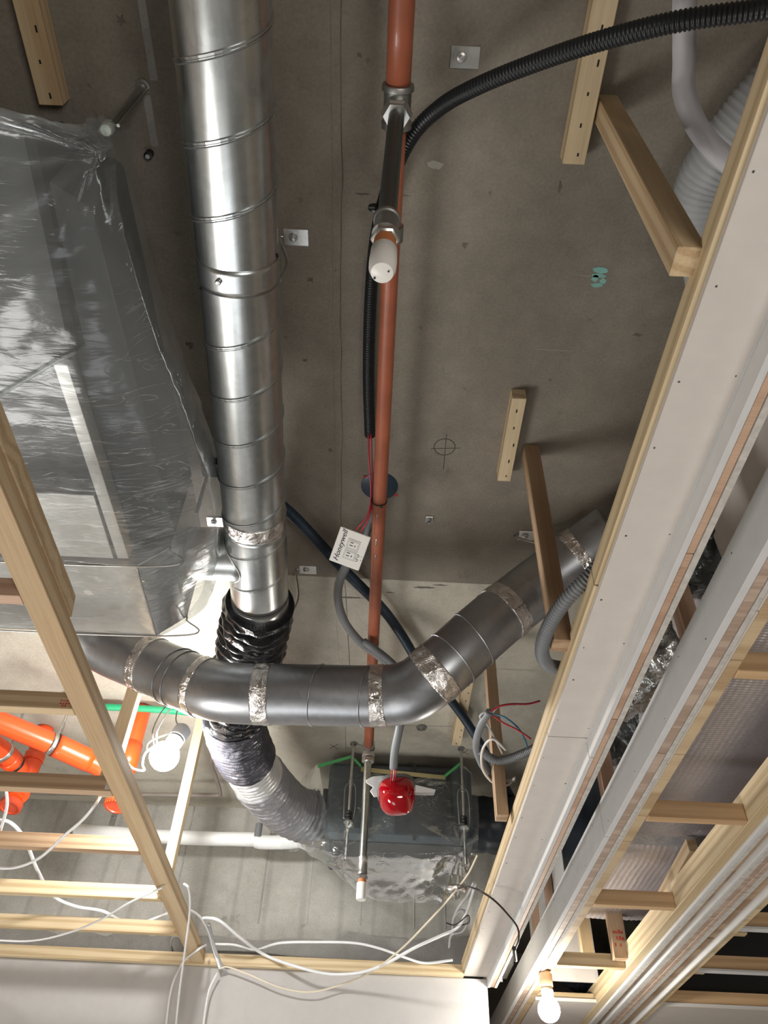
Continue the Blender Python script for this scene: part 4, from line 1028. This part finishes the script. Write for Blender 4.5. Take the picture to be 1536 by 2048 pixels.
pk = [at(62, 742, 1.146), at(118, 708, 1.146), at(150, 705, 1.142), at(128, 722, 1.140), at(80, 738, 1.143)]
tube('tape_seam', [at(0, 790, 1.143), at(60, 755, 1.142), at(110, 725, 1.142), at(150, 706, 1.142)], .0035, film1, ac, 8, .01)

# ------------------------------------------------------------------ grey insulated pipes, top right
tg = tag(tube('insulated_pipe', [at(1372, -80, 1.30), at(1370, 0, 1.30), at(1368, 120, 1.30), at(1370, 190, 1.29), at(1395, 255, 1.27), at(1440, 310, 1.25), at(1480, 340, 1.24), at(1530, 365, 1.23)], .0158, insul, None, 28, .006, rf=lambda s, a, L: .0165 + .0012 * noise.noise(V((math.cos(a) * 2, math.sin(a) * 2, s * 40)))), 'light grey insulated pipe bending under the black conduit at top right', 'insulated pipe')
def fold_r(r, amp, pitch):
    return lambda s, a, L: r + amp * math.sin(2 * PI * s / pitch + 1.5 * noise.noise(V((math.cos(a), math.sin(a), s * 12)))) + amp * noise.noise(V((math.cos(a) * 2.2, math.sin(a) * 2.2, s * 30)))
tag(tube('fabric_duct', [at(1680, 60, 1.46), at(1600, 140, 1.45), at(1530, 215, 1.44), at(1470, 290, 1.44), at(1425, 355, 1.45), at(1410, 420, 1.455), at(1425, 500, 1.46), at(1450, 640, 1.46)], .060, fatins, None, 44, .0035, rf=fold_r(.060, .0014, .0105)), 'fat wrinkled grey fabric duct behind the insulated pipe at top right', 'flexible duct')
tag(tube('fabric_duct', [at(1620, 210, 1.31), at(1540, 300, 1.32), at(1490, 370, 1.33), at(1462, 450, 1.34), at(1452, 520, 1.345), at(1455, 620, 1.35)], .034, fatins, None, 36, .0025, rf=fold_r(.034, .0009, .0065)), 'narrower ribbed grey fabric duct partly hidden by the left bulkhead timber', 'flexible duct')

# ------------------------------------------------------------------ drain pipes, lower left
op = thing('drain_pipe', at(0, 1440, 1.33), 'orange drain pipe slanting down to a capped elbow beside the left bulb', 'drain pipe')
rp = .036
PE = at(247, 1562, 1.27)
PQ = at(-60, 1420, 1.33); Pm = at(150, 1506, 1.325); Pn = at(205, 1535, 1.31); 
tube('pipe_run', [PQ, Pm], rp, orange, op, 36, .05)
tube('socket', [PQ.lerp(Pm, .80), Pm.lerp(Pn, .55)], rp + .0035, orange, op, 36, .02)
tube('rubber_ring', [PQ.lerp(Pm, .795), PQ.lerp(Pm, .80)], rp + .0042, black, op, 36, .004)
tube('elbow', [Pm.lerp(Pn, .4), Pn, at(232, 1560, 1.28), at(237, 1585, 1.225), at(236, 1600, 1.195)], rp + .001, orange, op, 36, .008)
cp = at(235, 1603, 1.185)
lathe('cap', cp, [(rp, 0), (rp + .004, .001), (rp + .004, .020), (rp - .004, .022), (rp - .006, .018), (0, .018)], plain('orange_dark_cap', (.60, .07, .025), .4), op, 36, (0, -.25, -1))
bmr = bmesh.new()
for k in range(26):
    a = 2 * PI * k / 26; c = cp + V((math.cos(a) * (rp + .0045), math.sin(a) * (rp + .0045), -.010)); add_box(bmr, c - V((.0018, .0018, .008)), c + V((.0018, .0018, .008)))
g = link('grip_ribs', bm_mesh('grip_ribs', bmr), orange, [o for o in op.children if o.name.startswith('cap')][0]); g['kind'] = 'stuff'
# riser to the slab
rz = at(268, 1490, y=cp.y + .10); rz = at(285, 1416, SL)
tube('riser', [V((rz.x, rz.y, H(SL))), V((rz.x, rz.y, H(1.285)))], rp - .002, orange, op, 36, .05)
tube('riser_socket', [V((rz.x, rz.y, H(1.40))), V((rz.x, rz.y, H(1.30)))], rp + .003, orange, op, 36, .05)
tube('branch_bend', [V((rz.x, rz.y, H(1.31))), V((rz.x + .002, rz.y - .01, H(1.27))), at(240, 1588, 1.235)], rp, orange, op, 36, .01)
def clamp(pts, r, par, rodto):
    tube('clamp_band', pts, r, zinc, par, 32, .006)
    c = V(pts[0]).lerp(V(pts[-1]), .5)
    box('clamp_lug', c + V((.012, -.012, .0)), c + V((.018, .012, .085)), zinc, par, .001)
    lathe('clamp_rod', V((c.x + .015, c.y, H(SL))), [(.009, 0), (.009, .004), (.0045, .005), (.0045, SL - (c.z - EYE) - .06)], zinc, par, 12, D)
clamp([PQ.lerp(Pm, .745), PQ.lerp(Pm, .79)], rp + .003, op, None)
op2 = thing('drain_pipe', at(10, 1500, 1.36), 'orange drain pipe group with capped end at the far left edge', 'drain pipe')
q = [at(-50, 1470, 1.36), at(0, 1498, 1.36), at(30, 1530, 1.35), at(40, 1560, 1.33), at(32, 1590, 1.27), at(24, 1606, 1.22)]
tube('pipe_run', q, rp, orange, op2, 36, .01)
tube('rubber_ring', [q[1].lerp(q[2], .9), q[1].lerp(q[2], 1.0)], rp + .002, black, op2, 36, .003)
tube('socket', [q[1].lerp(q[2], .55), q[1].lerp(q[2], .88)], rp + .003, orange, op2, 36, .02)
clamp([q[1].lerp(q[2], .10), q[1].lerp(q[2], .28)], rp + .003, op2, None)
lathe('cap', q[-1], [(rp, 0), (rp + .004, .001), (rp + .004, .020), (rp - .004, .022), (rp - .006, .018), (0, .018)], MAT['orange_dark_cap'], op2, 36, (0, -.25, -1))
rz2 = at(82, 1480, 1.50)
tube('riser', [V((rz2.x, rz2.y, H(SL))), V((rz2.x, rz2.y, H(1.36))), V((rz2.x - .03, rz2.y, H(1.30))), at(42, 1590, 1.26)], rp - .003, orange, op2, 32, .01)
tube('riser_socket', [V((rz2.x, rz2.y, H(1.44))), V((rz2.x, rz2.y, H(1.41)))], rp + .002, orange, op2, 36, .01)

tag(tube('green_conduit', [at(140, 1411, 1.505), at(300, 1418, 1.505), at(404, 1427, 1.505)], .0125, green_m, None, 20, .02), 'bright green tube under the slab behind the left ceiling frame', 'conduit')
wp = thing('drain_hose', at(400, 1678, y=3.22), 'long white jacketed pipe running along the concrete wall to the fan', 'pipe')
WP = [at(150, 1662, y=3.24), at(300, 1672, y=3.24), at(420, 1677, y=3.24), at(505, 1679, y=3.24), at(520, 1684, y=3.24), at(575, 1684, y=3.23), at(600, 1682, y=3.22), at(622, 1690, y=3.18)]
tube('pipe_run', WP, .028, whitepvc, wp, 28, .01, rf=lambda s, a, L: .0275 + .0015 * noise.noise(V((s * 12, math.cos(a), math.sin(a)))))
g_ = at(515, 1672, y=3.22); lathe('grey_tee', g_ + V((0, 0, -.005)), [(.0150, 0), (.0150, .055), (.013, .056)], greycond, wp, 18, (0, 0, 1))
tag(tube('small_pipe', [at(425, 1500, 1.50), at(423, 1530, 1.49), at(432, 1555, 1.48), at(440, 1585, 1.47), at(434, 1590, 1.468), at(380, 1590, 1.47), at(300, 1589, 1.47), at(60, 1586, 1.47)], .0085, copper_g, None, 14, .008), 'thin brown-grey pipe with a right-angle bend under the slab beside the left bulb', 'pipe')
sb = at(226, 1640, y=YW); t = thing('wall_strap', sb, 'small galvanised strap on the concrete wall above the white pipe', 'bracket')
box('strap_plate', sb + V((-.012, -.004, -.05)), sb + V((.014, 0, .03)), zinc, t, .001); lathe('strap_bolt', sb + V((0, -.003, .01)), [(.006, 0), (.006, .006)], zincd, t, 6, (0, -1, 0))

# ------------------------------------------------------------------ lit bulbs
def bulb(c, r, mat, label, axis, socket_mat, cage=False):
    t = thing('light_bulb', c, label, 'lamp'); a = V(axis).normalized()
    prof = []
    for k in range(14):
        an = -PI / 2 + PI * .80 * k / 13; prof.append((r * math.cos(an), r * math.sin(an)))
    prof += [(r * .50, r * 1.05), (r * .42, r * 1.25)]
    lathe('glass', c, prof, mat, t, 32, a)
    lathe('collar', V(c) + a * r * 1.20, [(r * .50, 0), (r * .58, .004), (r * .58, .016), (r * .50, .02)], white_pl, t, 24, a)
    lathe('socket', V(c) + a * (r * 1.20 + .02), [(r * .48, 0), (r * .60, .006), (r * .60, .045), (r * .40, .055)], socket_mat, t, 24, a)
    return t, V(c) + a * (r * 1.2 + .07), a
bc = at(329, 1512, 1.15)
bl1, end1, a1 = bulb(bc, .045, bulb_m, 'glowing bare bulb dangling on thin wires near the orange pipes', (.22, .28, .9), slot_dark)
hk = end1
tube('cage_wire', [bc + V((-.04, 0, .03)), bc + V((-.058, -.01, .0)), bc + V((-.06, 0, -.03)), bc + V((-.05, .0, -.05)), bc + V((-.085, .0, -.045)), bc + V((-.115, 0, -.02))], .0035, cable_w, bl1, 8, .006)
tube('cage_wire', [hk, hk + V((-.03, -.01, -.02)), bc + V((-.05, -.02, .035)), bc + V((-.06, 0, .02))], .0028, zinc, bl1, 8, .006)
wire([hk, at(352, 1440, 1.36), at(358, 1400, 1.48), at(348, 1388, SL)], .0024, cable_b, name='flex', parent=bl1)
wire([at(308, 1490, 1.2), at(306, 1460, 1.24), at(322, 1425, 1.38), at(342, 1400, 1.50), at(345, 1392, SL)], .0022, cable_b, name='flex', parent=bl1)
wire([at(314, 1490, 1.2), at(315, 1460, 1.25), at(335, 1425, 1.38), at(352, 1410, 1.48), at(368, 1404, 1.54)], .0026, cable_g, name='flex', parent=bl1)
bc2 = at(1098, 2020, 0.745)
bl2, end2, a2 = bulb(bc2, .039, bulb2_m, 'glowing bare bulb under the middle bulkhead at the bottom edge', (0, .0, 1), tan)
wire([end2 - V((0, 0, .01)), end2 + V((0, 0, .01)), V((end2.x + .006, end2.y + .002, H(.872)))], .004, cable_w, name='flex', parent=bl2)

# ------------------------------------------------------------------ things seen through the slots
def slot_tube(pts, r, mat, label, cat='flexible duct', **k):
    return tag(tube('foil_duct', pts, r, mat, None, 40, .008, rf=crumple(r, .012, .06, .014)), label, cat)
slot_tube([V((.90, .95, H(1.27))), V((.80, 1.12, H(1.24))), V((.71, 1.24, H(1.21))), V((.63, 1.36, H(1.20)))], .085, foil('dark_foil', (.10, .11, .11), .16, 14, .9, .6), 'dark crumpled foil duct seen in the slot below the pinkish board')
slot_tube([V((.86, 1.54, H(1.20))), V((.76, 1.62, H(1.17))), V((.68, 1.72, H(1.17))), V((.62, 1.84, H(1.18)))], .075, foil_m, 'bright crumpled foil duct showing in the slot beside the middle bulkhead')
slot_tube([V((.92, 1.92, H(1.22))), V((.78, 1.98, H(1.20))), V((.66, 2.05, H(1.19)))], .085, MAT['dark_foil'], 'dark film-wrapped duct in the slot, level with the first board joint')
sb_ = box('slot_lining', (.70, .2, H(1.0)), (.712, 1.16, H(1.40)), gyp, None, .001); tag(sb_, 'pinkish plasterboard lining standing inside the slot at upper right', 'board')
for px, py, hh, mm, lab in ((1372, 1232, 1.05, pine_pink, 'pinkish timber upright in the slot beside the bright crumpled foil duct'), (1210, 1540, 1.05, pine_pink, 'pinkish timber upright in the slot left of the white bulkhead board joint')):
    p = at(px, py, hh); hanger((p.x - .02, p.y - .02, H(.955)), (p.x + .018, p.y + .018, H(SL)), mm, lab, 'timber uprights seen in the slot')
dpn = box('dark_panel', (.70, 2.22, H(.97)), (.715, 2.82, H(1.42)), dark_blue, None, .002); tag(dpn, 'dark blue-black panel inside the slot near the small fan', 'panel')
for (ya_, yb_2) in ((2.83, 3.02), (3.06, 3.3)):
    o = box('slot_lining', (.70, ya_, H(.97)), (.712, yb_2, H(1.40)), gyp_white, None, .001)
    tag(o, 'white board inside the slot ' + ('just below the dark panel' if ya_ < 3 else 'at its lowest end by the wall'), 'board')
for y in (3.04, 3.33):
    hanger((.672, y - .018, H(.955)), (.698, y + .018, H(SL)), pine_pink, 'narrow timber upright in the slot ' + ('between the two white boards' if y < 3.2 else 'at the foot of the slot by the wall'), 'timber uprights seen in the slot')

# behind the bay, lower right
for px, py, lab in ((1172, 1880, 'yellow lit timber post above the far joists, left one'), ):
    p = at(px, py, 1.0); hanger((p.x - .024, p.y - .02, H(.912)), (p.x + .02, p.y + .02, H(SL)), pine_pale, lab, 'timber posts above the right joists')
p = at(1236, 1880, .95)
o = hanger((p.x - .028, p.y - .02, H(.885)), (p.x + .026, p.y + .02, H(1.12)), pine_brown, 'short brown timber post with a red stamp above the far joists', 'timber posts above the right joists')
stampmarks(o, p.x - .020, p.x + .018, p.y - .0205, H(.92), H(.985), 4)
p = at(1392, 1745, 1.0)
o = timber('long_batten', at(1385, 1690, 1.00), at(1318, 1812, .955), .030, .040, pine, None); tag(o, 'pale batten running beside the silver quilted duct', 'timber')
tag(tube('wrapped_pipe', [at(1425, 1685, 1.0), at(1388, 1740, .985), at(1356, 1790, .96), at(1347, 1822, .95)], .024, silver_sleeve, None, 24, .006, rf=crumple(.022, .004, .03, .005)), 'silver wrapped pipe tied with black bands beside the pale batten', 'pipe')
tag(tube('black_hose', [at(1105, 1935, 1.05), at(1130, 1950, 1.0), at(1170, 1975, .98), at(1230, 1990, .97)], .035, blackbag, None, 24, .006, rf=crumple(.034, .004, .03, .005)), 'black plastic hose behind the far joists next to the right bulb', 'hose')
tag(tube('corrugated_conduit', [at(1560, 1968, 1.02), at(1536, 1975, 1.02), at(1490, 1992, .98), at(1470, 2006, .96)], .022, blackcond, None, 18, .0025, rf=corr(.022, .0022, .010)), 'black corrugated conduit in the dark void at the lower right corner', 'conduit')
tag(wire([at(1530, 1940, 1.08), at(1500, 1965, 1.02), at(1480, 1985, .96)], .006, cable_g), 'grey cable in the dark void at the lower right corner', 'cable')
bl_ = box('bay_lining', (.6925, 3.50, H(.93)), (.952, 3.512, H(1.45)), gyp, None, .001); tag(bl_, 'pinkish board closing the back of the joist bay above the right bulb', 'board')
vb = box('void_shade_sheet', (1.182, 3.60, H(.90)), (2.6, 3.62, H(SL)), black, None, 0); tag(vb, 'added black sheet for the shade in the void behind the lower right joists', 'board')  # black sheet added so the unlit void reads dark

# ------------------------------------------------------------------ cables
def aw(px, py): return at(px, py, y=3.335)
wire([at(-20, 1640, .99), at(20, 1645, .99), at(50, 1680, .985), at(75, 1740, .98), at(105, 1790, .97), at(150, 1812, .96), at(205, 1822, .955), at(240, 1840, .95), at(280, 1846, .94), at(320, 1833, .965), at(362, 1818, .97), at(395, 1830, .985), at(415, 1860, .965), at(428, 1900, .93), aw(440, 1938)], .0055, cable_w, 'thick white cable waving across the left joists to the runner end', 'cable')
wire([at(-20, 1735, .86), at(30, 1735, .86), at(80, 1715, .865), at(130, 1670, .87), at(165, 1640, .88), at(190, 1610, .90), at(205, 1585, .95)], .0042, cable_w, 'white cable curving up past the orange cap at left', 'cable')
wire([at(-10, 1690, .95), at(4, 1650, .955), at(14, 1610, .96), at(12, 1575, .985)], .0045, cable_w, 'short white cable hanging at the left edge of the frame', 'cable')
wire([at(-20, 1880, .86), at(60, 1882, .86), at(130, 1868, .862), at(200, 1840, .865), at(260, 1805, .87), at(325, 1775, .888)], .0032, cable_w, 'thin white cable sagging under the left joists', 'cable')
wire([aw(330, 2070), aw(340, 1990), aw(352, 1950), aw(370, 1920), at(395, 1900, .88), at(412, 1890, .93)], .0038, cable_w, 'leftmost of the white cables dangling before the wall', 'cable')
wire([at(350, 2070, .655), at(358, 1990, .72), at(370, 1900, .80), at(378, 1840, .86), at(380, 1800, .885), at(376, 1775, .89), at(368, 1768, .90)], .0035, cable_w, 'white cable looped over the runner and hanging straight down the wall', 'cable')
wire([aw(404, 2070), aw(412, 2010), aw(420, 1975), aw(435, 1945)], .0035, cable_w, 'white cable hanging from the knot at the runner end', 'cable')
wire([at(346, 1905, .95), at(342, 1885, .96), at(348, 1872, .965), at(362, 1876, .96), at(372, 1900, .94), at(360, 1916, .93), at(346, 1905, .945)], .0038, cable_g, 'small grey cable loop beside the runner end', 'cable')
wire([at(400, 1838, .985), at(415, 1836, .985), at(440, 1842, .975), at(480, 1875, .95), at(530, 1910, .93), at(600, 1935, .875), at(660, 1948, .86), at(720, 1945, .86), at(770, 1928, .87), at(830, 1895, .90), at(880, 1872, .94), at(915, 1855, .97), at(935, 1820, 1.0), at(950, 1770, 1.03)], .0058, cable_w, 'thick white cable sagging across the bottom to the left bulkhead', 'cable')
wire([at(430, 1888, .97), at(470, 1890, .97), at(510, 1900, .965), at(560, 1886, .97), at(640, 1884, .97), at(710, 1886, .965), at(760, 1897, .95), at(810, 1915, .935), at(850, 1926, .93), at(905, 1920, .93)], .0050, cable_w, 'white cable lying along the top of the wall ledger', 'cable')
wire([aw(440, 1938), aw(455, 1934), aw(500, 1950), aw(560, 1975), aw(620, 1984), aw(680, 1970), at(740, 1945, .86), at(800, 1900, .88), at(850, 1850, .92), at(900, 1795, .97), at(935, 1750, 1.02), at(955, 1710, 1.05)], .0032, plain('cream_cable', (.72, .64, .50), .45), 'thin cream cable rising from the wall to the left bulkhead', 'cable')
wire([at(418, 1848, .975), at(425, 1880, .95), at(436, 1915, .91), at(452, 1948, .87)], .006, cable_g, 'grey printed cable running down beside the runner end', 'cable')
wire([at(905, 1862, .985), at(912, 1825, 1.0), at(935, 1790, 1.01), at(948, 1765, 1.02)], .0050, cable_g, 'grey cable bundled with a black tie near the bulkhead', 'cable')
wire([at(898, 1895, .96), at(903, 1870, .98), at(925, 1862, .98), at(935, 1840, .99), at(925, 1820, 1.0), at(908, 1835, .995), at(905, 1865, .98)], .0045, cable_g, 'coiled grey cable below the wrapped fan', 'cable')
wire([at(893, 1846, .975), at(908, 1850, .975), at(922, 1842, .975), at(936, 1830, .975), at(938, 1845, .975), at(920, 1852, .975), at(910, 1862, .975)], .0022, black, 'black twist tie round the cables near the bulkhead', 'cable tie', name='cable_tie')
wire([at(915, 1778, .985), at(932, 1773, .97), at(946, 1776, .91), at(962, 1783, .88), at(990, 1802, .855), at(1015, 1828, .84), at(1035, 1855, .83), at(1037, 1880, .81), at(1030, 1900, .80), at(1031, 1912, .795)], .0030, cable_b, 'dark brown cable arching over the left bulkhead', 'cable')
wire([at(1028, 1896, .80), at(1031, 1920, .79)], .0065, black, 'black connector at the end of the dark brown cable', 'connector', name='connector')
ft = tube('foil_wrap', [at(898, 1777, .99), at(915, 1774, .99), at(932, 1780, .985)], .011, tape_m, None, 16, .003, rf=lambda s, a, L: .009 + .004 * noise.noise(V((math.cos(a) * 2, math.sin(a) * 2, s * 160)))); tag(ft, 'crumpled foil twist on the dark brown cable', 'foil')
# cables around the third hanger
wire([at(1012, 1500, 1.06), at(985, 1478, 1.07), at(965, 1500, 1.07), at(966, 1540, 1.06), at(990, 1568, 1.04), at(1015, 1570, 1.03), at(1030, 1555, 1.03)], .0035, plain('cream_flex', (.62, .58, .54), .45), 'cream cable looped round the hanger right of the fan', 'cable')
wire([at(1005, 1507, 1.06), at(975, 1450, 1.09), at(960, 1435, 1.095), at(968, 1425, 1.10), at(985, 1424, 1.10)], .0030, cable_g, 'thin grey loop at the top of the cable-looped hanger', 'cable')
wire([at(982, 1423, 1.10), at(1000, 1412, 1.11), at(1025, 1408, 1.12), at(1055, 1408, 1.13), at(1080, 1402, 1.14)], .0026, cable_r, 'red wire reaching from the hanger to the left bulkhead', 'wire', name='red_wire')
wire([at(984, 1427, 1.10), at(1010, 1435, 1.08), at(1035, 1455, 1.07), at(1050, 1480, 1.06), at(1054, 1495, 1.05)], .0026, cable_bl, 'blue wire curving from the hanger to the left bulkhead', 'wire', name='blue_wire')
wire([at(984, 1429, 1.10), at(1005, 1445, 1.08), at(1035, 1460, 1.06), at(1062, 1478, 1.04)], .0024, cable_r, 'lower red wire curving from the hanger to the left bulkhead', 'wire', name='red_wire')
wire([at(985, 1425, 1.10), at(995, 1414, 1.11), at(1010, 1411, 1.12), at(1030, 1409, 1.125)], .0034, cable_g, 'grey sheath round the red wire above the hanger', 'cable')
wire([at(990, 1565, 1.03), at(1010, 1562, 1.03), at(1030, 1560, 1.03)], .0045, cable_g, 'grey cable ends poking out beside the hanger', 'cable')
for k, (a, b) in enumerate((((535, 905), (537, 1040)), )): pass
